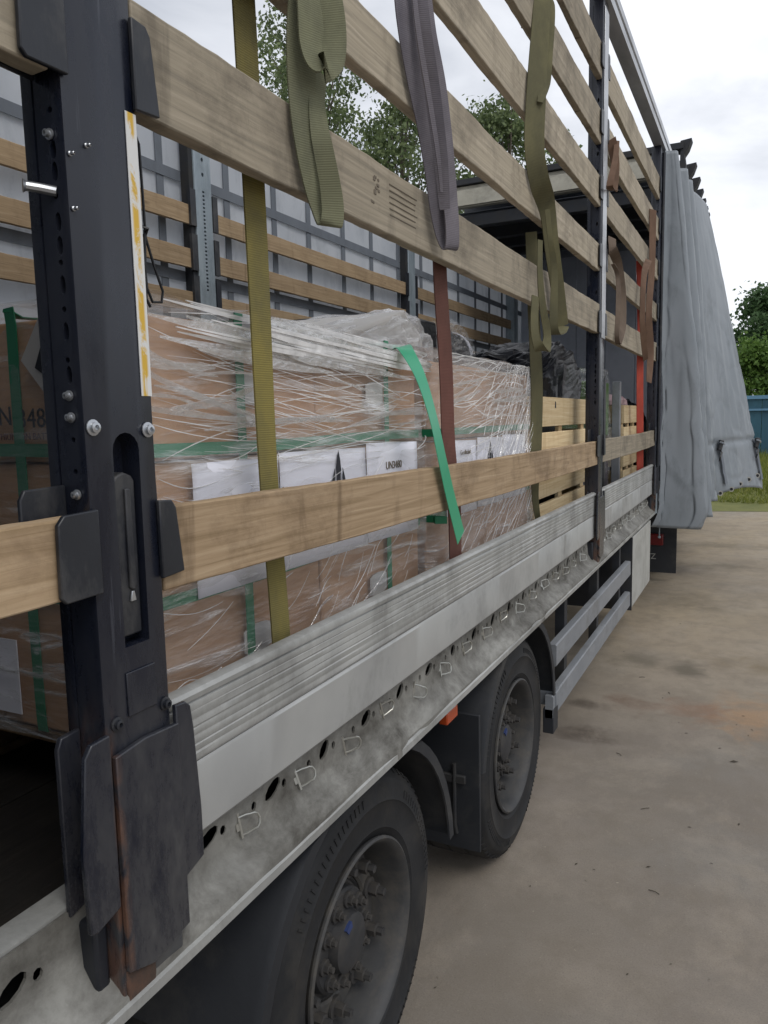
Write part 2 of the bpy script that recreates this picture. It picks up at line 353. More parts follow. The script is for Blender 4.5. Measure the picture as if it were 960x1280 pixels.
# ------------------------------------------------------------------ ground
def mk_ground():
    m = Mat('stained concrete'); x = m.sep()
    a = m.ramp(m.noise(.55, (1, 1, 1), 12, .3, rough=.66), (.34, lin('#78706a')), (.5, lin('#8d847a')), (.66, lin('#9b9184')))
    b = m.ramp(m.noise(.33, (1, .8, 1), 6, .6, (4, 9, 0)), (.42, 0.), (.62, .75)); col = m.mix(b, a, lin('#7b746a'))
    far = m.N.new('ShaderNodeMapRange'); m.L.new(x[1], far.inputs[0]); far.inputs[1].default_value = 4; far.inputs[2].default_value = 7; far.clamp = True
    sand = m.math('MULTIPLY', far.outputs[0], m.ramp(m.noise(.5, (1, .6, 1), 6, .8, (1, 5, 3)), (.3, .2), (.7, .9))); col = m.mix(sand, col, lin('#ab9b80'))
    grey = m.ramp(m.noise(.42, (1, 1, 1), 5, .8, (14, 3, 3)), (.5, 0.), (.68, .6)); col = m.mix(grey, col, lin('#7f7d78'))
    def blob(px, py, r, ry, c, amt, nz=7):
        nonlocal col
        dx = m.math('DIVIDE', m.math('SUBTRACT', x[0], px), r); dy = m.math('DIVIDE', m.math('SUBTRACT', x[1], py), ry)
        d = m.math('SQRT', m.math('ADD', m.math('MULTIPLY', dx, dx), m.math('MULTIPLY', dy, dy)))
        d = m.math('ADD', d, m.math('MULTIPLY', m.math('SUBTRACT', m.noise(nz, (1, 1, 1), 7, .6, (px, py, 0)), .5), 1.9))
        col = m.mix(m.ramp(d, (.25, amt), (1., 0.)), col, lin(c))
    blob(.86, 4.75, .34, .42, '#a5825f', .6); blob(1.5, 5.1, .5, .4, '#aa8c66', .6); blob(.5, 4.75, .25, .25, '#84634e', .6); blob(.12, 4.7, .2, .2, '#6d5747', .6)
    blob(-.02, 4.15, .22, .14, '#4a4038', .8); blob(-.1, 4.6, .14, .1, '#453c34', .7); blob(.4, 5.5, .17, .22, '#5a5549', .75); blob(.05, 5.6, .25, .2, '#5e5849', .6)
    blob(.3, 7.6, .5, .4, '#6b6250', .5); blob(.45, 9.5, .5, .3, '#5d5747', .5); blob(.9, 5.8, .5, .25, '#77694f', .6); blob(.5, 11, .9, .35, '#665e4c', .5)
    mid = m.ramp(m.noise(4.5, (1, 1, 1), 12, .2, (7, 2, 0), rough=.76), (.38, .5), (.56, 0.)); col = m.mix(mid, col, lin('#786f63')); wet = m.ramp(m.noise(1.5, (1.2, .9, 1), 12, .2, (2, 8, 0), rough=.72), (.50, 0.), (.68, .4)); col = m.mix(wet, col, lin('#aca192'))
    sp = m.ramp(m.noise(38, (1, 1, 1), 4, .3), (.70, 0.), (.76, .6)); col = m.mix(sp, col, lin('#5a554b'))
    lt = m.ramp(m.noise(60, (1, 1, 1), 2, 0, (3, 3, 3)), (.72, 0.), (.78, .7)); col = m.mix(lt, col, lin('#b0a898'))
    m.set(col=col, rough=m.ramp(m.noise(1.2, (1, 1, 1), 5), (.35, .62), (.65, .88)), spec=.3); gr = m.noise(170, (1, 1, 1), 4, 0, rough=.8); col = m.mix(m.ramp(gr, (.36, .35), (.50, 0.)), col, lin('#5f584f')); col = m.mix(m.ramp(gr, (.60, 0.), (.72, .35)), col, lin('#b7aea0')); m.set(col=col); m.bump(m.noise(60, (1, 1, 1), 9, 0, rough=.8), .4, .006); return m.m
M_ground = mk_ground()
g = MB().grid(lambda a, b: (-220+440*a, -60+520*b, 0), 8, 8); o = build('ground', g, M_ground); o['kind'] = 'structure'
mg = Mat('grass soil'); mg.set(col=mg.ramp(mg.noise(1.2, (1, 1, 1), 6), (.35, lin('#5a6030')), (.65, lin('#74753f'))), rough=.9); mg.bump(mg.noise(30), .5, .02)
g = MB().grid(lambda a, b: (-40+80*a, 15.6+.35*math.sin(a*60)+.5*math.sin(a*23)+60*b, .004+.35*min(1, b*9)), 80, 30); o = build('grass_verge', g, mg.m); o['kind'] = 'structure'

# ------------------------------------------------------------------ trailer
TR = empty('semi_trailer', (-1.25, 4.5, 0), 'open sided curtain trailer with black posts and grey aluminium side boards', 'trailer')
Y0, Y1 = -2.1, 11.4
# loading rail with dented lip
prof = [(-.052, 1.093), (-.046, 1.0), (-.030, .972), (-.008, .958), (.004, .944), (.004, .914), (-.006, .905), (-.10, .905), (-.10, .910), (-.010, .910), (-.002, .917), (-.002, .941), (-.012, .953), (-.034, .967), (-.051, .998), (-.057, 1.093)]
rail = MB(); nP = len(prof); seg = 300; vs = []; fs = []
for k in range(seg+1):
    t = Y0+(Y1-Y0)*k/seg
    for i, (p, q) in enumerate(prof):
        j = .0035*mn.noise((t*2.1, i*.6, 1.3))+.002*mn.noise((t*9, i*.9, 4.))
        if 2 <= i <= 5:
            d = math.exp(-((t-1.78)/.10)**2)+.7*math.exp(-((t-3.05)/.12)**2)
            j -= .010*d*math.cos((t-1.78)*26)
        vs.append((p+j, t, q+j*.7))
for k in range(seg):
    for i in range(nP): i2 = (i+1) % nP; fs.append((k*nP+i, k*nP+i2, (k+1)*nP+i2, (k+1)*nP+i))
fs += [tuple(range(nP)), tuple(seg*nP+i for i in range(nP))]; rail.add(vs, fs)
rail_o = part('loading_rail', rail, M_rail, TR, smooth=30)
c = MB(); ys = [.48+.2*i for i in range(33)]; hr = random.Random(3)
for y in ys:
    a = hr.uniform(.3, .7); n = 10; rx, rz = hr.uniform(.021, .03), hr.uniform(.012, .016)
    yy = y+.115; pl = [(yy+rx*math.cos(w)*math.cos(a)-rz*math.sin(w)*math.sin(a), 1.045+rx*math.cos(w)*math.sin(a)+rz*math.sin(w)*math.cos(a)) for w in [2*math.pi*k/n for k in range(n)]]
    c.prism(pl, 'X', -.08, .02)
    for q in (.05, .155):
        pl = [(y+q+.008*math.cos(w), 1.04+.009*math.sin(w)) for w in [2*math.pi*k/8 for k in range(8)]]
        c.prism(pl, 'X', -.08, .02)
cut(rail_o, c)
part('rail_lip', MB().prism([(.0, .9125), (.0065, .9145), (.007, .932), (.0, .936)], 'Y', Y0, Y1, 240, .003), M_alu, TR)
part('rail_web', MB().box(-.215, -.205, Y0, Y1, .9, 1.018), M_under, TR)
part('rail_bottom', MB().box(-.204, -.101, Y0, Y1, .904, .909), M_under, TR)
# lashing rings
def ring_mesh():
    b = MB()
    lp = [(0, 0, .024), (.006, .02, .024), (.012, .036, .021)]+[(.016, .036+.022*math.sin(w), .022*math.cos(w)) for w in [R_(d) for d in (20, 50, 90, 130, 160)]]+[(.012, .036, -.021), (.006, .02, -.024), (0, 0, -.024)]
    b.tube(lp, .0036, 7); b.box(-.004, .003, -.004, .003, -.033, .036); b.box(-.004, .002, -.014, -.004, -.010, .010)
    return b
r0 = None; rr = random.Random(11)
for y in ys:
    if .6 < y < .97 or 4.2 < y < 4.48: continue
    r = build('lashing_ring', ring_mesh() if r0 is None else None, M_wire, TR, loc=(-.046, y, 1.025+rr.uniform(-.008, .008)), data=r0.data if r0 else None)
    r.scale = (.7, .7, .7); r.rotation_euler = (rr.uniform(-.35, .3), rr.uniform(-.3, .1), rr.uniform(-.5, .1))
    if r0 is None: r0 = r
# floor
for i in range(6):
    x0 = -.116-i*.387; part('floor_board', MB().box(x0-.38, x0, Y0, Y1-.02, 1.02, 1.046), M_floor, TR, bevel=.003)
part('floor_edge', MB().prism([(-.112, 1.086), (-.0585, 1.086), (-.0585, 1.097), (-.066, 1.099), (-.112, 1.094)], 'Y', Y0, Y1, 60, .001), M_alu, TR)
part('floor_stop', MB().box(-.114, -.1125, Y0, Y1, .912, 1.092), M_under, TR)
# cross bearers and chassis beams underneath
for i in range(18): part('cross_bearer', MB().box(-2.4, -.12, Y0+.5+i*.72, Y0+.56+i*.72, .86, 1.015), M_under, TR)
for x in (-1.75, -.8): part('chassis_beam', MB().box(x-.06, x+.06, Y0+.2, 10.9, .52, .858), M_under, TR)
part('far_loading_rail', MB().box(-2.5, -2.41, Y0, Y1, .9, 1.15), M_rail, TR)
# roof rails
part('roof_rail', MB().prism([(-.06, 3.95), (.02, 3.95), (.024, 3.985), (.006, 3.99), (.006, 4.0), (.028, 4.006), (.03, 4.045), (.012, 4.058), (-.05, 4.058), (-.06, 4.04)], 'Y', Y0, 9.4), M_toprail, TR)
part('far_roof_rail', MB().box(-2.5, -2.42, Y0, Y1, 3.95, 4.05), M_toprail, TR)
# front wall: ribbed sheet panels
for i in range(6):
    x0 = -2.48+i*.412; part('front_wall_panel', MB().box(x0+.003, x0+.409, Y1-.05, Y1, .95, 4.1), M_head, TR, bevel=.006)
part('front_post', MB().box(-2.5, -2.36, 10.6, 10.78, 1.05, 4.0), M_galv, TR)
part('front_post', MB().box(-.16, -.02, 11.2, 11.34, .95, 4.05), M_blk, TR)

part('rear_shade_curtain', MB().grid(lambda a, b: (.01+.05*math.sin(a*34)**2*(1.3-b), Y0+(.48-Y0)*a, .96+2.98*b), 160, 10), M_curtain, TR, thickness=.003)  # unseen curtain added to keep light off the near end of the load
# rear bay: unseen roof, bows and shut doors added to darken the load
part('rear_shade_roof', MB().grid(lambda a, b: (-2.46+2.44*b, Y0+(1.25-Y0)*a, 4.06+.012*math.sin(a*20)), 30, 4), M_roofc, TR, thickness=.004)
for y in (-1.4, -.6, .2, .72): part('roof_bow', MB().box(-2.42, -.06, y, y+.06, 3.96, 4.04), M_under, TR)
for x in (-2.49, -1.245):
    d_ = part('rear_shade_door', MB().box(x, x+1.24, Y0-.06, Y0-.02, 1.0, 4.02), M_head, TR, bevel=.01)
    for xx in (x+.25, x+.95): k_ = build('door_bar', MB().tube([(xx, Y0-.085, .98), (xx, Y0-.085, 4.0)], .018, 10), M_galv, None); k_.parent = d_

# posts ---------------------------------------------------------------
def post(y0, full):
    dy = y0-.735
    b = MB().box(-.075, 0, .735, .865, .925, 3.95)
    root = build('side_post', b, M_post, None, bevel=.004)
    c = MB()
    if full:
        n = 8; arch = [(.782, 1.462), (.83, 1.462), (.832, 1.745)]+[(.807+.025*math.cos(w), 1.745+.025*math.sin(w)) for w in [math.pi*k/n for k in range(1, n)]]+[(.782, 1.745)]
        c.prism(arch, 'X', -.034, .02)
    def hole(x, z, r, rz=None):
        rz = rz or r; c.prism([(x+r*math.cos(w), z+rz*math.sin(w)) for w in [2*math.pi*k/8 for k in range(8)]], 'Y', .70, .762)
    zs = [2.184, 2.098-.02, 1.994, 1.934, 1.868, 1.762, 1.719]
    z = 1.719
    for q in zs: hole(-.022, q, .0042)
    for q in (2.135, 2.108, 2.045, 2.015, 1.965, 1.905, 1.848): hole(-.021, q, .0055, .013)
    for k in range(14): hole(-.022, 2.26+k*.09, .0055, .012)
    c.box(-.0535, -.0495, .72, .738, 1.05, 3.9)
    cut(root, c)
    root.parent = TR; root.matrix_parent_inverse = Matrix.Translation(-wl(TR)); root.location = (0, dy, 0); WL[root.name] = Vector((0, dy, 0))
    return root
def sub(parent, name, mb, mat, **k):
    o = build(name, mb, mat, None, **k); o.parent = parent; o.location = (0, 0, 0); return o
def bolt_x(y, z, r=.0085): return MB().lathe([(0, .001), (r*1.5, .001), (r*1.5, .003), (r, .004), (r, .009), (r*.5, .010), (r*.45, .006), (0, .006)], 14, (0, y, z), False)
def bolt_ny(x, z, r=.0085):
    b = bolt_x(0, 0, r); b.v = [(x+q[1], .735-q[0], z+q[2]) for q in b.v]; return b
def jaw(poly, x0, x1): return MB().prism(poly, 'X', x0, x1)
def post_parts(p, full):
    # pockets for the slats and side boards
    for zt, zb in ((1.666, 1.552), (2.34, 2.222), (2.69, 2.57), (3.04, 2.92), (3.37, 3.25), (3.7, 3.58)):
        sl = .008
        sub(p, 'slat_pocket', jaw([(.742, zb), (.742, zt+.002), (.685, zt), (.674, zt-.012), (.672, zb+.006), (.68, zb-.002)], .0012, .009), M_blk, bevel=.002)
        sub(p, 'slat_pocket', jaw([(.858, zb-.003), (.906, zb+.001), (.894, zt-.012), (.886, zt), (.858, zt+.002)], .0012, .009), M_blk, bevel=.002)
        sub(p, 'slat_pocket_back', jaw([(.733, zb), (.733, zt+.035), (.668, zt+.033), (.66, zt+.02), (.66, zb)], -.048, -.041), M_blk, bevel=.002)
        sub(p, 'slat_pocket_back', jaw([(.867, zb), (.91, zb), (.908, zt+.02), (.9, zt+.033), (.867, zt+.035)], -.048, -.041), M_blk, bevel=.002)
    sub(p, 'board_pocket', jaw([(.733, 1.095), (.733, 1.352), (.70, 1.35), (.688, 1.335), (.674, 1.20), (.678, 1.085), (.69, 1.082)], .002, .011), M_post, bevel=.002)
    sub(p, 'board_pocket_back', jaw([(.733, 1.095), (.733, 1.352), (.70, 1.35), (.693, 1.335), (.693, 1.085)], -.056, -.047), M_post, bevel=.002)
    sub(p, 'board_pocket', jaw([(.867, 1.06), (.914, 1.075), (.914, 1.16), (.905, 1.30), (.90, 1.336), (.89, 1.345), (.867, 1.347)], .001, .010), M_post, bevel=.002)
    sub(p, 'cover_plate', jaw([(.741, .985), (.79, .968), (.83, .975), (.871, .982), (.8715, 1.318), (.80, 1.322), (.741, 1.315)], .0015, .011), M_post, bevel=.002)
    sub(p, 'foot_bracket', MB().prism([(-.07, .925), (.002, .925), (.004, .955), (.0005, .985), (-.07, .985)], 'Y', .742, .80), M_rust, bevel=.003)
    sub(p, 'foot_bracket', MB().box(-.06, -.02, .708, .733, .962, 1.07), M_blk, bevel=.006)
    if full:
        sub(p, 'release_lever', MB().prism([(.787, 1.474), (.826, 1.474), (.8275, 1.70), (.822, 1.708), (.807, 1.714), (.792, 1.708), (.786, 1.70)], 'X', -.03, -.008), M_blk, bevel=.003)
        sub(p, 'lever_ridge', MB().prism([(.803, 1.545), (.812, 1.54), (.817, 1.552), (.814, 1.69), (.804, 1.69)], 'X', -.0085, -.003), M_blk, bevel=.002)
        sub(p, 'lever_catch', MB().prism([(.803, 1.525), (.814, 1.525), (.811, 1.54), (.806, 1.54)], 'X', -.0075, -.004), M_bolt, bevel=.001)
        for y, z in ((.748, 1.778), (.85, 1.773)): sub(p, 'bolt', bolt_x(y, z, .0075), M_bolt)
        for y, z in ((.755, 1.358), (.853, 1.354)): sub(p, 'bolt', bolt_x(y, z, .007), M_blk)
        sub(p, 'stiffener_plate', MB().prism([(.778, 1.36), (.836, 1.36), (.836, 1.425), (.778, 1.425)], 'X', .0005, .003), M_post, bevel=.0015)
        for x, z in ((-.024, 2.154), (-.022, 1.821), (-.021, 1.792), (-.020, 1.688)): sub(p, 'bolt', bolt_ny(x, z, .0048), M_bolt)
        for y, z in ((.741, 2.128), (.741, 2.06), (.769, 2.146)): sub(p, 'rivet', bolt_x(y, z, .0022), M_bolt)
        sub(p, 'hook_pin', MB().tube([(-.02, .735, 2.083), (-.034, .722, 2.086), (-.044, .708, 2.087), (-.046, .705, 2.087)], [.0065, .0065, .0065, .009], 10), M_bolt)
        m = Mat('worn yellow white tape'); n = m.noise(24, (1, 1.3, .55), 6, .8, rough=.7); zz = m.sep()
        f = m.ramp(n, (.46, 0.), (.54, 1.)); cm = m.ramp(m.math('ABSOLUTE', m.math('SUBTRACT', zz[1], .8525)), (.004, 1.), (.0075, 0.)); m.set(col=m.mix(m.math('MULTIPLY', f, cm), lin('#d9d9d6'), lin('#d2aa35')), rough=.4)
        sub(p, 'reflective_tape', MB().box(.0005, .0016, .843, .8635, 1.822, 2.215), m.m)
p1 = post(.735, True); post_parts(p1, True)
p2 = post(4.32, False); post_parts(p2, False)
sub(p2, 'sky_glint_strip', MB().box(.001, .006, .755, .862, 2.2, 3.9), M_toprail, bevel=.002)  # bright strip standing in for sky reflected in the post paint
p3 = post(6.84, False); post_parts(p3, False)
p3['label'] = 'black side post beside the drawn back curtain'; p1['label'] = 'nearest black side post with yellow white tape'; p2['label'] = 'middle black side post'
# far posts
for i, y in enumerate((.9, 3.9, 7.1)):
    f = part('far_side_post', MB().box(-2.47, -2.39, y-.005, y+.155, 1.1, 3.95), M_galv, TR, bevel=.004)
    if i == 1:
        c = MB(); hz = 3.42
        for k in range(2): c.prism([(y+.075+.012*math.cos(w), 3.42-.09*k+.014*math.sin(w)) for w in [2*math.pi*j/8 for j in range(8)]], 'X', -2.43, -2.3)
        for k in range(26): c.box(-2.43, -2.3, y+.065, y+.085, 2.62+k*.024, 2.632+k*.024)
        cut(f, c)
    for q in range(3):
        zt = (3.17, 2.9, 2.65)[q]
        for yy in ((y-.06, y-.008), (y+.158, y+.205)):
            sb = build('far_slat_pocket', MB().box(-2.405, -2.385, yy[0], yy[1], zt-.17, zt+.05), M_blk, None); sb.parent = f
    sb = build('far_post_gasket', MB().box(-2.465, -2.40, y-.045, y-.006, 1.1, 3.9), M_under, None); sb.parent = f

# side boards -----------------------------------------------------------
def dropside(ya, yb):
    d = bpy.data.objects.new('dropside_board', None); COL.objects.link(d); d.parent = TR; d.matrix_parent_inverse = Matrix.Translation(-wl(TR)); WL[d.name] = Vector((0, 0, 0))
    out = [(-.040, 1.222), (-.016, 1.222)]
    z = 1.226
    for k in range(7):
        out += [(-.0134, z), (-.0125, z+.002), (-.0125, z+.0105), (-.0134, z+.0125)]; z += .0142
    out += [(-.0165, 1.327), (-.010, 1.331), (-.0085, 1.340), (-.012, 1.347), (-.022, 1.350), (-.034, 1.349), (-.040, 1.343)]
    sub(d, 'ribbed_upper_board', MB().prism(out, 'Y', ya, yb, 90, .0012), M_alu, smooth=28)
    lo = [(-.040, 1.096), (-.016, 1.096), (-.013, 1.100), (-.013, 1.214), (-.0165, 1.2205), (-.040, 1.2205)]
    sub(d, 'smooth_lower_board', MB().prism(lo, 'Y', ya, yb, 90, .0012), M_alu2, smooth=28)
dropside(.872, 4.312); dropside(4.458, 6.832)

# wheels ---------------------------------------------------------------
def wheel(y, z, name_label):
    w = bpy.data.objects.new('wheel', None); COL.objects.link(w); w.parent = TR; w.location = Vector((-.05, y, z))-wl(TR); w['label'] = name_label; return w
TY = [(.258, -.03), (.262, -.014), (.285, -.003), (.289, .0005), (.293, -.001), (.33, .004), (.355, .006), (.36, .010), (.365, .0065), (.40, .0005), (.412, -.003), (.416, -.008), (.428, -.015), (.440, -.03), (.446, -.05),
      (.447, -.09), (.437, -.094), (.437, -.104), (.448, -.108), (.449, -.165), (.438, -.169), (.438, -.179), (.4495, -.183), (.449, -.24), (.438, -.244), (.438, -.254), (.448, -.258), (.447, -.31), (.437, -.314), (.437, -.324), (.446, -.33), (.446, -.36), (.43, -.40), (.36, -.42), (.27, -.40), (.258, -.37)]
RM = [(.262, -.012), (.268, -.004), (.268, .002), (.262, .006), (.255, .002), (.247, -.012), (.243, -.03), (.236, -.075), (.230, -.125), (.224, -.142), (.216, -.138), (.212, -.10), (.206, -.088), (.156, -.084), (.15, -.09), (.15, -.17), (.22, -.19), (.24, -.30), (.258, -.39), (.262, -.39), (.25, -.2), (.25, -.05)]
tyre = MB().lathe(TY, 96)
tk = MB()
for k in range(72):   # small sipes and shoulder blocks on the outer shoulder
    a = 2*math.pi*k/72; ca, sa = math.cos(a), math.sin(a)
    for (ra, rb, xa, xb, wd) in ((.4275, .4395, -.018, -.010, .006),):
        vs = []
        for xx in (xa, xb):
            for r_ in (ra, rb):
                for s_ in (-1, 1): vs.append((xx-(0 if r_ == ra else .012), r_*ca-s_*wd*sa, r_*sa+s_*wd*ca))
        tk.add(vs, [(0, 1, 3, 2), (4, 6, 7, 5), (0, 2, 6, 4), (1, 5, 7, 3), (2, 3, 7, 6), (0, 4, 5, 1)])
rim = MB().lathe(RM, 72)
hub = MB().lathe([(.149, -.17), (.149, -.094), (.143, -.088), (.138, -.095), (.132, -.095), (.128, -.072), (.122, -.066), (.078, -.064), (.074, -.05), (.072, -.040), (.062, -.034), (.0, -.032)], 48, close=False)
def nut_mb(r=.0165, h=.052, n=6):
    b = MB(); pr = [(0, 0), (r*1.75, 0), (r*1.75, .006), (r*1.1, .007)]
    b.lathe([(0, 0), (r*1.8, 0), (r*1.75, .007), (r*1.2, .008), (0, .008)], 16, close=False); b.lathe([(r*1.12, .008), (r*1.12, h*.62), (r*.7, h*.66), (r*.68, h), (0, h)], 6, close=False); return b
tyre_o = build('tyre', tyre, M_tyre, None, smooth=40); nut_o = None; rims = None
def fit(o, w): o.parent = w; return o
W1 = wheel(1.565, .448, 'rear wheel nearest the camera'); W2 = wheel(2.885, .448, 'wheel further along the trailer')
protos = {}
for w in (W1, W2):
    def cp(name, mk, mat, loc=(0, 0, 0), rot=(0, 0, 0), **k):
        if name in protos: o = protos[name].copy(); COL.objects.link(o)
        else: o = build(name, mk(), mat, None, **k); protos[name] = o
        o.parent = w; o.location = loc; o.rotation_euler = rot; return o
    if w is W1: tyre_o.parent = w
    else: q = tyre_o.copy(); COL.objects.link(q); q.parent = w; q.rotation_euler = (.7, 0, 0)
    cp('tread_block', lambda: tk, M_tyre)
    cp('rim', lambda: rim, M_rim); cp('hub', lambda: hub, M_hub)
    for k in range(10):
        a = 2*math.pi*(k+.3)/10; cp('wheel_nut', nut_mb, M_hub, (-.085, .181*math.cos(a), .181*math.sin(a)), (rr.uniform(0, 1), 0, 0))
    for k in range(10):
        a = 2*math.pi*(k+.1)/10; cp('hub_bolt', lambda: nut_mb(.0115, .03), M_hub, (-.065, .101*math.cos(a), .101*math.sin(a)))
    cp('blue_hub_seal', lambda: MB().prism([(.052*math.cos(R_(d)), .052*math.sin(R_(d))) for d in (100, 112, 124)]+[(.070*math.cos(R_(d)), .070*math.sin(R_(d))) for d in (124, 112, 100)], 'X', -.040, -.030), M_blue)
    cp('valve', lambda: MB().tube([(-.13, .19, .02), (-.09, .197, .022), (-.075, .198, .022)], .005, 7), M_bolt)
rb = MB()
for k in range(120):
    a = 2*math.pi*k/120; ca, sa = math.cos(a), math.sin(a); vs = []
    for xx in (.000, .0075):
        for r_ in (.372, .392):
            for s_ in (-1, 1): vs.append((xx-(.002 if r_ > .38 else 0), r_*ca-s_*.0022*sa, r_*sa+s_*.0022*ca))
    if k % 30 < 18: rb.add(vs, [(0, 1, 3, 2), (4, 6, 7, 5), (0, 2, 6, 4), (1, 5, 7, 3), (2, 3, 7, 6), (0, 4, 5, 1)])
ro = build('sidewall_ribs', rb, M_tyre, None); ro['kind'] = 'stuff'; ro.parent = W1; rc = ro.copy(); COL.objects.link(rc); rc.parent = W2; rc.rotation_euler = (.4, 0, 0)
# axles
for y in (1.565, 2.885): part('axle', MB().tube([(-2.2, y, .448), (-.25, y, .448)], .065, 14), M_under, TR)
# mudguards
def arc_guard(y, z, a0, a1, r=.53, x0=-.44, x1=-.012, n=22):
    b = MB(); vs = []; fs = []
    for k in range(n+1):
        a = R_(a0+(a1-a0)*k/n); c_, s_ = math.cos(a), math.sin(a)
        for (r_, x_) in ((r-.006, x0), (r+.0, x0), (r+.002, x1-.02), (r-.004, x1), (r-.035, x1), (r-.036, x1-.006), (r-.008, x1-.012)):
            vs.append((x_, y+r_*c_, z+min(r_*s_, .448)))
    m = 7
    for k in range(n):
        for i in range(m): i2 = (i+1) % m; fs.append((k*m+i, k*m+i2, (k+1)*m+i2, (k+1)*m+i))
    fs += [tuple(range(m)), tuple(n*m+i for i in range(m))]
    return b.add(vs, fs)
for y in (1.565, 2.885): part('mudguard', arc_guard(y, .448, 4, 168), M_mud, TR, smooth=40)
part('mud_flap', MB().box(-.43, -.012, 2.338, 2.350, .285, .78), M_mud, TR, bevel=.003)
part('mud_flap_bracket', MB().prism([(-.42, .53), (-.06, .53), (-.06, .56), (-.42, .56)], 'Y', 2.322, 2.337), M_under, TR, bevel=.004)
part('mud_flap_bracket', MB().tube([(-.10, 2.325, .60), (-.10, 2.325, .38), (-.095, 2.33, .345)], .007, 8), M_under, TR)
part('mudguard_stay', MB().box(-.10, -.005, 3.40, 3.47, .43, .50), M_guard, TR, bevel=.004)
part('mudguard_stay', MB().box(-.06, -.01, 3.36, 3.45, .31, .43), M_under, TR, bevel=.004)
part('side_marker', MB().box(-.05, -.02, 2.07, 2.16, .845, .885), M_orange, TR, bevel=.005)
part('side_marker_bracket', MB().box(-.075, -.051, 2.05, 2.18, .85, .9), M_under, TR)
# side guard rails and box
part('side_guard_rail', MB().prism([(-.05, .615), (-.018, .615), (-.012, .62), (-.012, .715), (-.018, .72), (-.05, .72)], 'Y', 3.42, 5.66, 20, .002), M_guard, TR)
part('side_guard_rail', MB().prism([(-.05, .385), (-.018, .385), (-.012, .39), (-.012, .487), (-.018, .492), (-.05, .492)], 'Y', 3.36, 5.66, 20, .002), M_guard, TR)
for y in (3.75, 4.6, 5.4): part('side_guard_post', MB().box(-.10, -.052, y, y+.06, .38, .9), M_under, TR)
part('pallet_box', MB().box(-.7, -.006, 5.68, 6.70, .36, .885), M_panel, TR, bevel=.006)
part('pallet_box_edge', MB().box(-.7, -.002, 5.662, 5.678, .35, .89), M_under, TR)
# bracket at the end of the rail with two oval slots
c = MB()
for z in (.985, 1.03): c.prism([(6.99+.028*math.cos(w), z+.014*math.sin(w)) for w in [2*math.pi*k/10 for k in range(10)]], 'X', -.06, .06)
br = part('end_bracket', MB().box(.006, .014, 6.88, 7.12, .92, 1.09), M_galv, TR); cut(br, c)
ov = MB()
for z in (.985, 1.03): ov.tube([(.014, 6.99+.03*math.cos(w), z+.016*math.sin(w)) for w in [2*math.pi*k/14 for k in range(14)]], .004, 6, True)
part('slot_rim', ov, M_wire, TR)

# folded sliding roof at the front --------------------------------------
for i, y in enumerate((8.35, 8.95, 9.5, 10.0, 10.45, 10.85, 11.2)):
    zt = 4.40 if i == 0 else 4.34
    part('roof_bow', MB().box(-2.46, -.03, y, y+.09, 4.12, zt-.055), M_roofb if i == 0 else M_under, TR, bevel=.006)
    part('roof_bow_cap', MB().prism([(y-.05, zt-.052), (y+.15, zt-.052), (y+.15, zt), (y-.05, zt+.01)], 'X', -2.5, .03), M_under, TR, bevel=.004)
    part('roof_bow_end', MB().prism([(.04, zt-.10), (.075, zt-.05), (.10, zt+.02), (.105, zt+.04), (.0, zt+.03), (.0, zt-.25), (.0, 4.065), (.05, 4.065), (.055, 4.2)], 'Y', y-.03, y+.12), M_under, TR, bevel=.005)
    if i < 6:
        yn = (8.35, 8.95, 9.5, 10.0, 10.45, 10.85, 11.2)[i+1]
        part('roof_sheet_fold', MB().grid(lambda a, b, y=y, yn=yn: (-2.46+2.44*b, y+.09+(yn-y-.09)*a, 4.16+.20*math.sin(math.pi*a)+.015*math.sin(b*30)), 10, 16), M_roofc, TR, thickness=.004)
for x in (-2.38, -1.7, -1.0, -.3):
    part('roof_bow_clip', MB().box(x, x+.035, 8.325, 8.348, 4.15, 4.32), M_galv, TR, bevel=.003)
part('roof_bow_panel', MB().box(-2.42, -.06, 8.318, 8.33, 4.13, 4.30), M_roofb, TR, bevel=.003)
for y in (8.42, 9.05, 9.6, 10.1): part('roof_cross_bar', MB().box(-2.42, -.06, y, y+.12, 3.92, 4.05), M_under, TR, bevel=.006)
part('roof_lining', MB().grid(lambda a, b: (-2.46+2.44*b, 8.4+2.95*a, 4.07+.02*math.sin(a*24)), 40, 4), M_roofc, TR, thickness=.004)

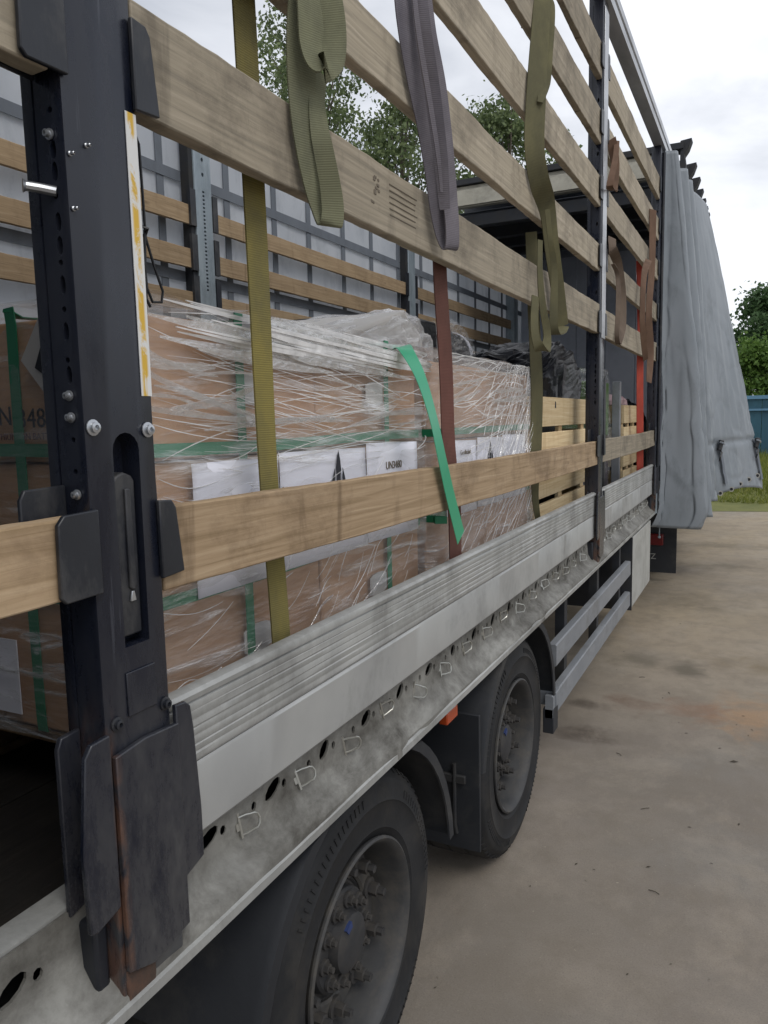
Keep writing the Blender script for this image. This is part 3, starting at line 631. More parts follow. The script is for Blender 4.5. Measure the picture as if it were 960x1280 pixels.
# ------------------------------------------------------------------ wooden slats
rows = [('lowest', 1.655, 1.512, M_slatw, .12), ('second lowest', 2.378, 2.222, M_slat, .13), ('middle', 2.682, 2.553, M_slat, 0), ('third from the top', 2.682, 2.553, M_slat, 0), ('second from the top', 3.035, 2.886, M_slat, 0), ('', 0, 0, 0, 0)]
near_rows = [('lowest', 1.645, 1.515, M_slatw), ('broad second lowest', 2.376, 2.222, M_slat), ('third lowest', 2.690, 2.553, M_slat), ('third highest', 3.04, 2.886, M_slat), ('second highest', 3.372, 3.205, M_slat), ('highest', 3.70, 3.53, M_slat)]
sr = random.Random(5)
def slat(ya, yb, zb, zt, x0, x1, mat, label, group, dz=0):
    n = 90; ph = sr.uniform(0, 50)
    b = MB(); poly = [(x0, zb), (x1, zb), (x1, zt), (x0, zt)]; vs = []; fs = []
    for k in range(n+1):
        t = k/n; y = ya+(yb-ya)*t; bow = .006*math.sin(math.pi*t)*sr.choice((1, 1))
        for i, (p, q) in enumerate(poly):
            j = .0024*mn.noise((y*3, i*3.3, ph))+.0012*mn.noise((y*21, i*2.1, ph)); vs.append((p+j, y, q+j*1.3-bow+dz*(t-.5)))
    for k in range(n):
        for i in range(4): i2 = (i+1) % 4; fs.append((k*4+i, k*4+i2, k*4+4+i2, k*4+4+i))
    fs += [(0, 1, 2, 3), tuple(n*4+i for i in range(4))]; b.add(vs, fs)
    o = build('wooden_slat', b, mat, None, bevel=.003, smooth=30); origin_to(o, ((x0+x1)/2, (ya+yb)/2, zb)); return tag(o, label, 'slat', group)
for i, (nm, zt, zb, mt) in enumerate(near_rows):
    slat(.872, 4.315, zb, zt, -.034, -.004, mt, f'{nm} wooden slat between the nearest black post and the middle post', 'wooden slats across the open near side', -.02 if i == 0 else .0)
    slat(4.46, 6.835, zb-.006, zt-.006, -.034, -.004, mt if i else M_slat, f'{nm} wooden slat between the middle post and the grey curtain', 'wooden slats across the open near side')
slat(-2.0, .722, 1.553, 1.661, -.034, -.002, M_slatw, 'tan wooden slat end left of the nearest black post', 'wooden slats across the open near side')
slat(-2.0, .722, 2.222, 2.362, -.034, -.004, M_slat, 'grey slat end high up left of the nearest black post', 'wooden slats across the open near side')
for (ya, yb, where) in ((1.06, 3.885, 'left of the pale far post'), (4.06, 7.085, 'between the two far posts'), (7.26, 10.59, 'beyond the second far post')):
    for nm, zt in (('top', 3.125), ('middle', 2.862), ('bottom', 2.60)):
        slat(ya, yb, zt-.118, zt, -2.425, -2.402, M_slatf, f'{nm} wooden slat on the far side {where}', 'wooden slats along the far curtain')
# stamp on the broad slat
st = bpy.data.objects[[o.name for o in bpy.data.objects if o.get('label', '').startswith('broad second lowest wooden slat between the nearest')][0]]
b = MB(); tr_ = random.Random(2)
for k in range(9):
    y = 1.62+tr_.uniform(-.02, .02); z = 2.30+tr_.uniform(-.03, .03); b.box(-.0042, -.0030, y, y+tr_.uniform(.006, .014), z, z+tr_.uniform(.004, .010))
for k in range(6):
    z = 2.335-k*.014; b.box(-.0042, -.0030, 1.70, 1.70+tr_.uniform(.09, .17), z, z+.0022)
so = build('printed_stamp', b, M_inkf, None, smooth=0); so.parent = st; so.matrix_parent_inverse = Matrix.Translation(-wl(st)); so.location = (.0006, 0, 0)

# ------------------------------------------------------------------ far curtain
FC = build('far_side_curtain', MB().grid(lambda a, b: (-2.485+.006*mn.noise((a*40, b*6, 2)), Y0+(Y1-Y0)*a, 1.05+2.9*b), 120, 24), M_farcur, None, thickness=.003)
origin_to(FC, (-2.485, 4.6, 1.05)); tag(FC, 'pale grey closed curtain with dark webbing grid on the far side', 'curtain')
for y in (.3, .75, 1.3, 1.85, 2.4, 2.9, 3.35, 3.68, 4.32, 4.88, 5.36, 5.92, 6.45, 7.03, 7.6, 8.15, 8.7, 9.3, 9.85, 10.4):
    w_ = build('webbing_strip', MB().box(-2.478, -2.472, y-.03, y+.03, 1.1, 3.95), M_webd, None); w_.parent = FC; w_.matrix_parent_inverse = Matrix.Translation(-wl(FC))
for z in (3.30, 2.70, 2.15): 
    w_ = build('webbing_strip', MB().box(-2.4715, -2.466, Y0, Y1-.06, z-.032, z+.032), M_webd, None); w_.parent = FC; w_.matrix_parent_inverse = Matrix.Translation(-wl(FC))

# ------------------------------------------------------------------ near curtain, drawn back
# (y, x at the top, x at the bottom)
CP = [(6.96, .015, .03), (6.985, .03, .10), (7.0, .075, .30), (7.02, .10, .40), (7.08, .10, .415), (7.13, .06, .34), (7.18, .02, .14), (7.26, .015, .06), (7.32, .03, .12), (7.37, .08, .32), (7.41, .135, .405), (7.47, .14, .41), (7.52, .09, .34), (7.58, .03, .20), (7.66, .03, .16), (7.72, .07, .30), (7.78, .14, .43), (7.85, .15, .445), (7.93, .13, .42),
      (8.02, .11, .42), (8.14, .12, .49), (8.28, .15, .585), (8.44, .175, .68), (8.60, .195, .775), (8.72, .205, .84), (8.8, .20, .86), (8.90, .13, .82), (9.1, .06, .62), (9.5, .04, .35), (9.8, .12, .40), (10.0, .05, .25), (10.5, .03, .12), (11.0, .01, .04)]
def cpath(a):
    s_ = a*(len(CP)-1); i = min(int(s_), len(CP)-2); t = s_-i
    p = [CP[max(0, min(len(CP)-1, i+k))] for k in (-1, 0, 1, 2)]
    return [.5*(2*p[1][q]+(p[2][q]-p[0][q])*t+(2*p[0][q]-5*p[1][q]+4*p[2][q]-p[3][q])*t*t+(3*p[1][q]-p[0][q]-3*p[2][q]+p[3][q])*t**3) for q in range(3)]
def cfun(a, b):
    y, xt, xb = cpath(a); zb = .79+.21*min(1, max(0, (a-.22)/.42))+.02*math.sin(a*30)
    if a < .2: zb = .79-.02*math.sin(a*9)
    zt = 3.94 if y < 7.3 else 3.90
    z = zb+(zt-zb)*b; k = 1-(z-.9)/3.05; k = max(0, min(1.05, k))
    x = xt+(xb-xt)*k**.92
    wr = mn.noise((a*16, z*1.3, 3))*.014+mn.noise((a*34, z*3.1, 7))*.012*(k**.5)+(1-abs(mn.noise((a*46, z*.55, 11))))**5*.014*(k**.4)-(1-abs(mn.noise((a*13+z*1.9, z*2.2-a*8, 5))))**14*.012*(k**.4)
    cz = math.exp(-((z-(1.42+.1*a))/.022)**2)*.024
    x += wr*(.4+k)-cz*min(1, k*1.3)*(1 if a > .45 else 0)+.004*math.sin(a*150)*k*(1-k)*2*(a > .55)*(a < .8)
    if a < .2 and z < 1.0: x -= .10*((1.0-z)/.25)**2; 
    return (x, y+wr*.7, z)
CU = build('side_curtain', MB().grid(cfun, 300, 110), M_curtain, None, thickness=.0035, smooth=0)
for p in CU.data.polygons: p.use_smooth = True
origin_to(CU, (.05, 7.5, .9)); tag(CU, 'grey tarpaulin curtain drawn back in folds at the front end', 'curtain')
def cpart(name, mb, mat, **k):
    o = build(name, mb, mat, None, **k); o.parent = CU; o.matrix_parent_inverse = Matrix.Translation(-wl(CU)); return o
cpart('curtain_pole', MB().tube([(.012, 6.95, .95), (.012, 6.95, 3.92)], .012, 10), M_blk)
cpart('curtain_handle', MB().tube([(.05, 7.0, 1.42), (.075, 7.0, 1.38), (.085, 7.0, 1.28), (.075, 7.0, 1.2), (.05, 7.0, 1.17)], .013, 8), M_blk)
cpart('drop_cord', MB().tube([(.02, 7.06, .93), (.025, 7.06, .80), (.025, 7.06, .70)], .006, 7), M_galv)
cpart('drop_cord', MB().tube([(.025, 7.06, .70), (.025, 7.06, .68)], .012, 7), M_galv)
def onc(a, z, off=.008):
    zb = cfun(a, 0)[2]; zt = cfun(a, 1)[2]; p = Vector(cfun(a, (z-zb)/(zt-zb))); p.x += off*.6; p.y -= off; return p
for i, (a, z) in enumerate(((.615, .99), (.645, 1.02), (.675, 1.06), (.705, 1.095), (.735, 1.125), (.76, 1.14))):
    p = onc(a, z, .006); cpart('eyelet', MB().lathe([(.016, -.003), (.026, -.003), (.026, .003), (.016, .003)], 14, (0, 0, 0)), M_wire).data.transform(T(*p)@Matrix.Rotation(R_(-70), 4, 'Z'))
    cpart('eyelet_dark_disc', MB().lathe([(0, .0), (.015, 0), (.015, .002), (0, .002)], 12, (0, 0, 0), False), M_dark).data.transform(T(*p)@Matrix.Rotation(R_(-70), 4, 'Z'))  # dark disc painted for the shade inside the eyelet
for a in (.630, .765):
    zt_ = 1.50; q = [onc(a, zt_-k*.06, .022) for k in range(8)]
    cpart('tension_strap', MB().ribbon(q, (.4, .9, 0), .045, .006, 4), M_webd)
    p = onc(a, 1.46, .03)
    cpart('tension_buckle', MB().box(-.018, .018, -.035, .035, -.05, .05), M_blk, bevel=.006).data.transform(T(*p)@Matrix.Rotation(R_(20), 4, 'Z')@Matrix.Rotation(R_(14), 4, 'Y'))
    cpart('buckle_lever', MB().tube([(0, -.03, .03), (.03, -.05, .02), (.035, .06, .005), (.0, .05, .03)], .009, 7), M_bolt).data.transform(T(*p))
    cpart('buckle_hook', MB().tube([(0, .0, -.05), (.02, -.06, -.07), (.01, -.09, -.11), (0, -.07, -.15)], .008, 7), M_blk).data.transform(T(*p))

# ------------------------------------------------------------------ load
def carton_stack(root, x_cols, y_cols, layers, x0, x1, ya, yb, z0, z1):
    dx = (x1-x0)/x_cols; dy = (yb-ya)/y_cols; dz = (z1-z0)/layers
    b = MB().box(.004, dx-.004, .003, dy-.003, .002, dz-.002); pr = None; q = random.Random(9)
    for k in range(layers):
        for j in range(y_cols):
            for i in range(x_cols):
                o = build('carton', b if pr is None else None, M_card, None, bevel=.006 if True else 0, data=pr.data if pr else None)
                if pr is None: pr = o
                o.parent = root; o.location = Vector((x0+i*dx+q.uniform(-.003, .003), ya+j*dy, z0+k*dz))-wl(root)
def pallet_base(root, x0, x1, ya, yb):
    for i in range(7):
        y = ya+(yb-ya-.1)*i/6; part('pallet_board', MB().box(x0, x1, y, y+.1, 1.168, 1.189), M_pallet, root, bevel=.002)
    for x in (x0, (x0+x1)/2-.05, x1-.1):
        for y in (ya, (ya+yb)/2-.07, yb-.14): part('pallet_block', MB().box(x, x+.1, y, y+.14, 1.07, 1.166), M_pallet, root, bevel=.003)
        part('pallet_runner', MB().box(x, x+.1, ya, yb, 1.048, 1.068), M_pallet, root, bevel=.002)
def band(root, pts, wd, w=.016, mat=None): part('green_band', MB().ribbon(pts, wd, w, .002, 3), mat or M_gband2, root)
def film_shell(root, x0, x1, ya, yb, z0, z1, mat, seed, off=.016, amp=.012, topx=.35):
    def f(a, b):   # a runs along near end, the open side and the far end; b runs up and then in over the top
        per = (x1-x0)*.9; L1 = per; L2 = yb-ya; tot = L1+L2+per; s_ = a*tot
        if s_ < L1: p = Vector((x1-L1+s_, ya, 0)); n = Vector((0, -1, 0))
        elif s_ < L1+L2: p = Vector((x1, ya+s_-L1, 0)); n = Vector((1, 0, 0))
        else: p = Vector((x1-(s_-L1-L2), yb, 0)); n = Vector((0, 1, 0))
        hh = z1-z0; ht = topx; bb = b*(hh+ht)
        q = off+amp*mn.noise((p.x*4+seed, p.y*4, bb*7))+.5*amp*mn.noise((p.x*11, p.y*11+seed, bb*26))
        if bb < hh:
            z = z0+bb; tuck = .02*(bb/hh)**6
            p += n*(q-tuck); p.z = z
        else:
            inn = bb-hh; p += n*(q-.02-inn); p.z = z1+.012+.02*mn.noise((p.x*5, p.y*5, seed))+.01*math.sin(inn*20)
            p.x = min(p.x, x1)
        return p
    return part('stretch_film', MB().grid(f, 150, 70), mat, root, smooth=0)
def creases(root, n, ya, yb, z0, z1, x, fans, seed, wid=(.0012, .004)):
    q = random.Random(seed); b = MB()
    for i in range(n):
        cy, cz, ang, spread, ln = q.choice(fans)
        y = q.uniform(ya, yb) if cy is None else cy+q.gauss(0, .22); z = q.uniform(z0, z1) if cz is None else cz+q.gauss(0, .12)
        if not (ya-.02 < y < yb and z0 < z < z1): continue
        a = ang+q.gauss(0, spread); l = ln*q.uniform(.3, 1.2); w = q.uniform(*wid); sag = q.uniform(-.02, .02)
        pts = []
        for k in range(5):
            t = k/4; yy = y+l*t*math.cos(a); zz = z+l*t*math.sin(a)-sag*math.sin(math.pi*t)
            yy = min(max(yy, ya-.01), yb+.01); zz = min(max(zz, z0), z1)
            pts.append((x+.004*math.sin(3*t+i)+.006*mn.noise((yy*4, zz*7, seed)), yy, zz))
        nrm = Vector((0, -math.sin(a), math.cos(a)))
        ws = [w*.3, w, w*q.uniform(.5, 1), w, w*.2]
        b.ribbon(pts, (nrm.x+.3, nrm.y, nrm.z), ws, w*.45, 2)
    o = part('film_crease_glints', b, M_crease, root, smooth=60); o['kind'] = 'stuff'; return o  # white ridges carry the glints of the film wrinkles as colour
def paper(root, ya, yb, z0, z1, x, bend, nm='paper_sheet'):
    return part(nm, MB().grid(lambda a, b: (x+bend*math.sin(a*3.1)+.003*mn.noise((a*3, b*3, ya)), ya+(yb-ya)*a, z0+(z1-z0)*b+.004*math.sin(a*2+ya)), 12, 8), M_paper, root, thickness=.0006)
def emblem(root, y, z, x, s=1.):
    b = MB()
    b.prism([(y-.010*s, z-.09*s), (y+.010*s, z-.09*s), (y+.008*s, z-.015*s), (y+.012*s, z), (y+.007*s, z+.03*s), (y, z+.05*s), (y-.007*s, z+.03*s), (y-.012*s, z), (y-.008*s, z-.015*s)], 'X', x, x+.0012)
    for sg in (-1, 1):
        b.prism([(y+sg*.024*s, z-.09*s), (y+sg*.038*s, z-.09*s), (y+sg*.037*s, z-.045*s), (y+sg*.031*s, z-.02*s), (y+sg*.021*s, z+.004*s), (y+sg*.02*s, z-.02*s), (y+sg*.026*s, z-.05*s)], 'X', x, x+.0012)
    part('printed_emblem', b, M_ink, root, smooth=0)

# first pallet
P1 = empty('wrapped_pallet', (-.75, 1.56, 1.046), 'film wrapped pallet of brown cartons with green bands behind the nearest post', 'pallet', 'film wrapped pallets of cartons')
pallet_base(P1, -1.36, -.14, .975, 2.17); carton_stack(P1, 3, 2, 3, -1.36, -.145, .975, 2.165, 1.19, 1.975)
for y in (1.262, 1.93):
    band(P1, [(-1.3, y, 1.982), (-.3, y, 1.982), (-.146, y, 1.981), (-.137, y, 1.966), (-.137, y, 1.6), (-.137, y, 1.25), (-.14, y, 1.192)], (0, 1, 0), .026)
for z in (1.735, 1.462):
    band(P1, [(-1.3, .968, z+.006), (-.5, .966, z+.004), (-.16, .966, z), (-.137, .985, z), (-.136, 1.4, z-.004), (-.136, 1.8, z+.002), (-.137, 2.15, z)], (0, 0, 1), .024)
for x in (-.425, -1.1): band(P1, [(x, 2.0, 1.982), (x, 1.2, 1.982), (x, .985, 1.981), (x+.003, .967, 1.965), (x, .967, 1.6), (x, .967, 1.25), (x, .97, 1.192)], (1, 0, 0), .026)
for i, (a, c_) in enumerate(((1.095, 1.3775), (1.3785, 1.782), (1.783, 2.112))):
    paper(P1, a, c_, 1.448, 1.703+.006*i, -.130+.002*i, .003)
text('printed_text', 'Deutsche Gesellschaft', .028, M_inkf, P1, T(-.1225, 1.265, 1.628)@FACE_X)
emblem(P1, 1.625, 1.66, -.122, .95)
text('printed_text', 'UN3480', .030, M_inkf, P1, T(-.121, 1.94, 1.652)@FACE_X)
for y, z in ((1.29, 1.325), (1.31, 1.85), (1.86, 1.325), (1.86, 1.85)):
    part('hand_hole', MB().prism([(y+.062*max(-.8, min(.8, 1.25*math.cos(w))), z+.032*math.sin(w)) for w in [2*math.pi*k/16 for k in range(16)]], 'X', -.1395, -.1375), M_handle, P1)
text('printed_text', 'UN', .05, M_ink, P1, T(-.475, .966, 1.80)@FACE_NY); text('printed_text', '3480', .05, M_ink, P1, T(-.374, .966, 1.795)@FACE_NY)
text('printed_text', 'LITHIUM ION BATTERIES', .018, M_inkr, P1, T(-.40, .966, 1.763)@FACE_NY)
part('hazard_label', MB().prism([(-.335, 1.84), (-.245, 1.93), (-.335, 1.975), (-.39, 1.90)], 'Y', .956, .962), M_handle, P1)
part('hazard_print', MB().prism([(-.352, 1.885), (-.334, 1.92), (-.33, 1.9), (-.318, 1.93), (-.31, 1.895), (-.33, 1.872)], 'Y', .953, .9555), M_ink, P1)
part('paper_sheet', MB().box(-.62, -.475, .9625, .965, 1.22, 1.37), M_paper, P1)
film_shell(P1, -1.36, -.14, .97, 2.17, 1.185, 1.99, M_film, 3.3)
creases(P1, 230, .98, 2.16, 1.2, 1.99, -.121, [(1.0, 1.84, -.14, .06, .55), (1.0, 1.78, -.06, .06, .5), (1.02, 1.72, .16, .12, .4), (1.1, 1.9, -.14, .05, .6), (1.6, 1.86, .03, .05, .6), (1.5, 1.80, .06, .06, .5), (1.6, 1.94, -.10, .05, .6), (None, 1.82, .0, .06, .5), (1.75, 1.73, .14, .07, .35), (1.4, 1.92, -.12, .05, .7), (1.8, 1.38, .62, .12, .22), (1.5, 1.4, .55, .15, .18), (None, 1.26, .5, .2, .14), (1.15, 1.55, -.04, .07, .22)], 21, (.0007, .0024))
def folds(root, n, ya, yb, zs, x, ang, seed, ln=.5):
    q = random.Random(seed); b = MB()
    for i in range(n):
        z = q.choice(zs)+q.gauss(0, .02); y = q.uniform(ya-.1, yb-.2); l = ln*q.uniform(.5, 1.2); a = ang+q.gauss(0, .07); w = q.uniform(.006, .02); pts = []
        for k in range(6):
            t = k/5; yy = min(max(y+l*t*math.cos(a), ya), yb); zz = min(max(z+l*t*math.sin(a)+.012*math.sin(3*t+i), 1.2), 1.985); pts.append((x+.006*math.sin(5*t+i), yy+k*.0004, zz))
        b.ribbon(pts, (.5, -math.sin(a), math.cos(a)), [.002, w*.7, w, w*.6, w*.9, .002], .0015, 4)
    o = part('film_fold_glints', b, M_film3, root); o['kind'] = 'stuff'  # whitish bands added as broad highlights on the film folds
folds(P1, 9, 1.0, 2.16, (1.80, 1.86, 1.76), -.112, .03, 5); folds(P1, 5, 1.05, 2.16, (1.22, 1.3), -.112, .5, 6, .22); folds(P1, 6, .98, 1.3, (1.84, 1.9), -.114, -.15, 8, .4)
# gathered roll of film along the top edge
b = MB(); q = random.Random(8)
for i in range(55):
    z = 1.925+.07*q.random(); x = -.118+.012*q.random()-(.03 if z > 1.975 else 0); ya = q.uniform(.98, 1.75); yb = ya+q.uniform(.35, .75)
    b.ribbon([(x, ya, z+.01), (x+.006, ya*.7+yb*.3, z), (x, ya*.3+yb*.7, z-.008), (x-.004, min(yb, 2.2), z-.014+q.uniform(-.01, .01))], (.25, .1, 1), [.002, .009*q.uniform(.3, 1.3), .007, .002], .003, 4)
o = part('film_gather', b, M_crease, P1); o['kind'] = 'stuff'
b = MB()
for i in range(22):
    z = 1.90+.09*q.random(); x = -.120+.010*q.random()-(.03 if z > 1.975 else 0); ya = q.uniform(.98, 1.6); yb = ya+q.uniform(.35, .8)
    b.ribbon([(x, ya, z+.012), (x+.006, ya*.7+yb*.3, z+.004*q.uniform(-1, 1)), (x, ya*.3+yb*.7, z-.006), (x-.004, min(yb, 2.2), z-.014+q.uniform(-.012, .012))], (.25, .1, 1), [.004, .022*q.uniform(.5, 1.3), .016, .003], .002, 4)
o = part('film_gather', b, M_film3, P1); o['kind'] = 'stuff'
# second pallet
P2 = empty('wrapped_pallet', (-.75, 2.85, 1.046), 'second film wrapped carton pallet with thick cloudy film beside the pine crate', 'pallet', 'film wrapped pallets of cartons')
pallet_base(P2, -1.36, -.14, 2.23, 3.42); carton_stack(P2, 3, 2, 3, -1.36, -.145, 2.23, 3.415, 1.19, 1.965)
for z in (1.735, 1.462): band(P2, [(-1.3, 2.222, z), (-.16, 2.222, z), (-.137, 2.24, z), (-.136, 2.8, z), (-.137, 3.40, z)], (0, 0, 1), .024)
for i, (a, c_) in enumerate(((2.36, 2.66), (2.665, 2.97), (2.975, 3.30))): paper(P2, a, c_, 1.448, 1.703+.003*i, -.130+.002*i, .003)
emblem(P2, 2.80, 1.65, -.122, .95); text('printed_text', 'Gesellschaft', .022, M_inkf, P2, T(-.122, 2.53, 1.66)@FACE_X)
film_shell(P2, -1.36, -.135, 2.235, 3.43, 1.185, 1.985, M_film2, 9.1, .02, .02)
creases(P2, 250, 2.23, 3.42, 1.2, 1.99, -.108, [(2.4, 1.85, .22, .10, .4), (None, 1.85, .12, .12, .4), (3.05, 1.72, .85, .07, .4), (2.95, 1.6, .85, .06, .35), (None, 1.93, -.08, .08, .4), (2.9, 1.35, .6, .1, .35), (2.6, 1.4, .5, .12, .3), (3.3, 1.7, 1.2, .08, .35), (2.5, 1.78, .1, .08, .5)], 33, (.001, .0036))
folds(P2, 14, 2.25, 3.42, (1.84, 1.9, 1.93), -.100, .06, 7); folds(P2, 18, 2.8, 3.42, (1.5, 1.6, 1.7), -.100, .8, 9, .35)
# milky bundle on top of the first two pallets
def lump(cx, cy, z0, sx, sy, h, fn, nu=36, nv=18, seed=1., amp=.02):
    def f(a, b):
        w = 2*math.pi*a; sq = lambda t: math.copysign(abs(t)**.55, t)
        hh = math.sin(b*math.pi/2)**.6; rad = math.cos(b*math.pi/2)**.45
        x = sx*sq(math.cos(w))*rad; y = sy*sq(math.sin(w))*rad; top = fn(x/sx, y/sy)
        d = amp*mn.noise((x*9+seed, y*9, b*5))+.6*amp*mn.noise((x*22, y*22+seed, b*13))
        return (cx+x*(1+d*2), cy+y*(1+d*2), z0+h*hh*top+d*(hh > .05))
    return MB().grid(f, nu, nv)
o = build('film_bundle', lump(-.62, 2.36, 1.99, .34, .46, .205, lambda x, y: .30+.70*max(0, min(1, .45+y*.9)), 60, 26, 2.2, .02), M_film3, None, smooth=0); origin_to(o, (-.58, 2.4, 1.99))
tag(o, 'cloudy white plastic film bundle lying on top of the wrapped pallets', 'plastic bundle')
core = build('packed_carton', MB().prism([(2.0, 1.995), (2.75, 1.995), (2.7, 2.10), (2.55, 2.17), (2.0, 2.02)], 'X', -.9, -.36), Mat('pale packing').set(col=lin('#c9c6c2'), rough=.7).m, None, bevel=.02); core.parent = o; core.matrix_parent_inverse = Matrix.Translation(-wl(o))

# crates
def crate(name, x0, x1, ya, yb, z0, z1, label, n=4):
    r = empty(name, ((x0+x1)/2, (ya+yb)/2, 1.046), label, 'crate', 'pine slatted crates')
    h = (z1-z0-.030*(n-1))/n; q = random.Random(int(ya*10))
    for i in range(n):
        z = z0+i*(h+.030)
        part('slat', MB().box(x1-.022, x1, ya, yb, z, z+h), M_pine, r, bevel=.002)
        part('slat', MB().box(x0+.02, x1-.024, ya, ya+.02, z, z+h), M_pine, r, bevel=.002)
        part('slat', MB().box(x0, x0+.018, ya, yb, z, z+h), M_pine, r, bevel=.002)
        part('slat', MB().box(x0+.02, x1-.024, yb-.02, yb, z, z+h), M_pine, r, bevel=.002)
    for y in (ya+.022, (ya+yb)/2-.04, yb-.10): part('upright', MB().box(x1-.045, x1-.024, y, y+.08, z0, z1-.01), M_pine, r, bevel=.002)
    part('liner', MB().box(x0+.06, x1-.16, ya+.06, yb-.06, z0, z1-.05), M_bag, r)
    pallet_base(r, x0, x1, ya, yb); return r
C1 = crate('pine_crate', -1.25, -.15, 3.53, 4.78, 1.20, 1.874, 'pale pine slatted crate with black bags on top left of the middle post')
part('dark_mark', MB().prism([(3.93, 1.82), (3.955, 1.82), (3.95, 1.85), (3.935, 1.855)], 'X', -.1495, -.1485), M_ink, C1)
C2 = crate('pine_crate', -1.25, -.15, 6.15, 6.85, 1.20, 1.85, 'narrow view of a second pine crate behind the red strap')
# black bags and boxes
def bagthing(name, cx, cy, z0, sx, sy, h, label, fn=lambda x, y: 1, mat=None, seed=1., cat='bag', amp=.035, grp=None):
    o = build(name, lump(cx, cy, z0, sx, sy, h, fn, 70, 30, seed, amp), mat or M_bag, None, smooth=0); origin_to(o, (cx, cy, z0)); return tag(o, label, cat, grp)
B1 = bagthing('black_bag', -.45, 4.38, 1.876, .27, .58, .33, 'bulging black plastic bag on the front of the pine crate', lambda x, y: .86+.14*math.sin(y*3+1), seed=4.1, grp='black bags on the crate')
B2 = bagthing('black_bag', -.92, 4.2, 1.876, .19, .55, .40, 'black plastic bag with pale strap behind the cloudy wrapped pallet', lambda x, y: .8+.2*math.cos(y*2.6+.4), seed=7.7, grp='black bags on the crate')
sw = build('pale_tie', MB().ribbon([(-.72, 4.30, 1.95), (-.715, 4.28, 2.1), (-.76, 4.26, 2.24), (-.9, 4.25, 2.30)], (0, 1, 0), .04, .004, 5), M_paper, None); sw.parent = B2; sw.matrix_parent_inverse = Matrix.Translation(-wl(B2))
o = build('black_box', MB().box(-1.22, -.62, 3.0, 3.5, 1.995, 2.245), M_bag, None, bevel=.02); origin_to(o, (-.9, 3.25, 1.995)); tag(o, 'black wrapped box next to the cloudy film bundle', 'box')
o = bagthing('film_wad', -.66, 3.72, 1.99, .10, .26, .27, 'crinkled clear film wad between the black box and the black bag', lambda x, y: .75+.25*math.cos(y*2), M_filmb, 3.2, 'plastic film', .06)
# green stillage
G = empty('wrapped_stillage', (-.7, 5.75, 1.046), 'green load in a dark metal frame wrapped in shiny film right of the middle post', 'stillage')
for y in (5.42, 6.06): part('frame_post', MB().box(-.23, -.17, y, y+.06, 1.05, 2.03), M_guard if y > 6 else M_blk, G, bevel=.004)
part('green_panel', MB().box(-1.1, -.25, 5.49, 6.05, 1.62, 2.02), M_grnp, G, bevel=.01); part('dark_load', MB().box(-1.1, -.25, 5.49, 6.05, 1.1, 1.6), plain('dark purple load', '#40363c', .6), G, bevel=.01)
part('base_frame', MB().box(-1.1, -.165, 5.42, 6.12, 1.048, 1.1), M_blk, G, bevel=.004)
film_shell(G, -1.1, -.245, 5.48, 6.05, 1.1, 2.1, M_filmb, 1.7, .012, .02)
bagthing('black_bag', -.55, 7.6, 1.05, .38, .62, .86, 'tall dark wrapped load just left of the grey curtain', lambda x, y: 1, seed=2.9, cat='wrapped load')
o = build('pink_sheet', lump(-.55, 6.45, 1.856, .36, .36, .09, lambda x, y: 1, 30, 10, 3., .02), Mat('dull pink sheet').set(col=lin('#a98f92'), rough=.6).m, None, smooth=0); origin_to(o, (-.55, 6.45, 1.856)); tag(o, 'dull pink sheet over the top of the second crate', 'sheet')

# ------------------------------------------------------------------ straps
def at(u, v, X):
    d = right*(u-480)+down*(v-640)+fwd*948; t = (X-.81)/d.x; return Vector((.81, 0, 1.78))+d*t
def strap(name, b, mat, label, group='hanging lashing straps'):
    o = build(name, b, mat, None, smooth=40); p = Vector(b.v[0]); origin_to(o, p); return tag(o, label, 'strap', group)
strap('lashing_strap', MB().ribbon([(-.07, 1.20, 3.98), (-.066, 1.215, 3.0), (-.062, 1.225, 2.5), (-.066, 1.240, 2.1), (-.058, 1.235, 1.7), (-.075, 1.282, 1.3), (-.1, 1.30, 1.12)], [(0, 1, 0), (.06, 1, 0), (.1, 1, 0), (.15, 1, 0), (.1, 1, 0), (.25, 1, 0), (.3, 1, 0)], [.062, .062, .06, .056, .052, .048, .045], .004, 10), M_yel, 'long dirty yellow strap running down in front of the near wrapped pallet')
Yd = (0, 1, 0)
# grey green strap: two hanging loops
b = MB()
def lerp_w(n, *st): # width directions blended along n points
    return [tuple(Vector(st[0]).lerp(Vector(st[1]), t*2) if t < .5 else Vector(st[1]).lerp(Vector(st[2]), t*2-1)) for t in [i/(n-1) for i in range(n)]]
A = [at(383, -70, -.03), at(381, -10, .006), at(377, 45, .014), at(377, 100, .016), at(381, 160, .018), at(391, 220, .02), at(402, 260, .024), at(409, 280, .034), at(414, 280, .046), at(416, 262, .05), at(413, 232, .05), at(405, 190, .045), at(399, 160, .038), at(396, 125, .03), at(398, 90, .022)]
b.ribbon(A, [(.35, .95, 0)]*6+[(.4, .9, 0), (.45, .9, 0), (.55, .85, 0), (.7, .7, 0), (.9, .4, 0), (.9, .4, 0), (.7, .7, 0), (.4, .9, 0), (.35, .95, 0)], [.066, .068, .068, .066, .06, .054, .05, .05, .048, .044, .04, .038, .036, .036, .036], .0035, 8)
b.ribbon([at(384, -60, .02), at(388, 10, .04), at(391, 55, .046), at(398, 78, .055), at(407, 84, .066), at(415, 72, .072), at(416, 35, .07), at(410, -10, .058), at(402, -70, .04)], [(.3, .95, 0), (.3, .95, 0), (.4, .9, 0), (.5, .85, 0), (.65, .75, 0), (.8, .6, 0), (.95, .3, 0), (.95, .3, 0), (.9, .4, 0)], [.06, .062, .06, .055, .052, .05, .05, .05, .05], .0035, 8)
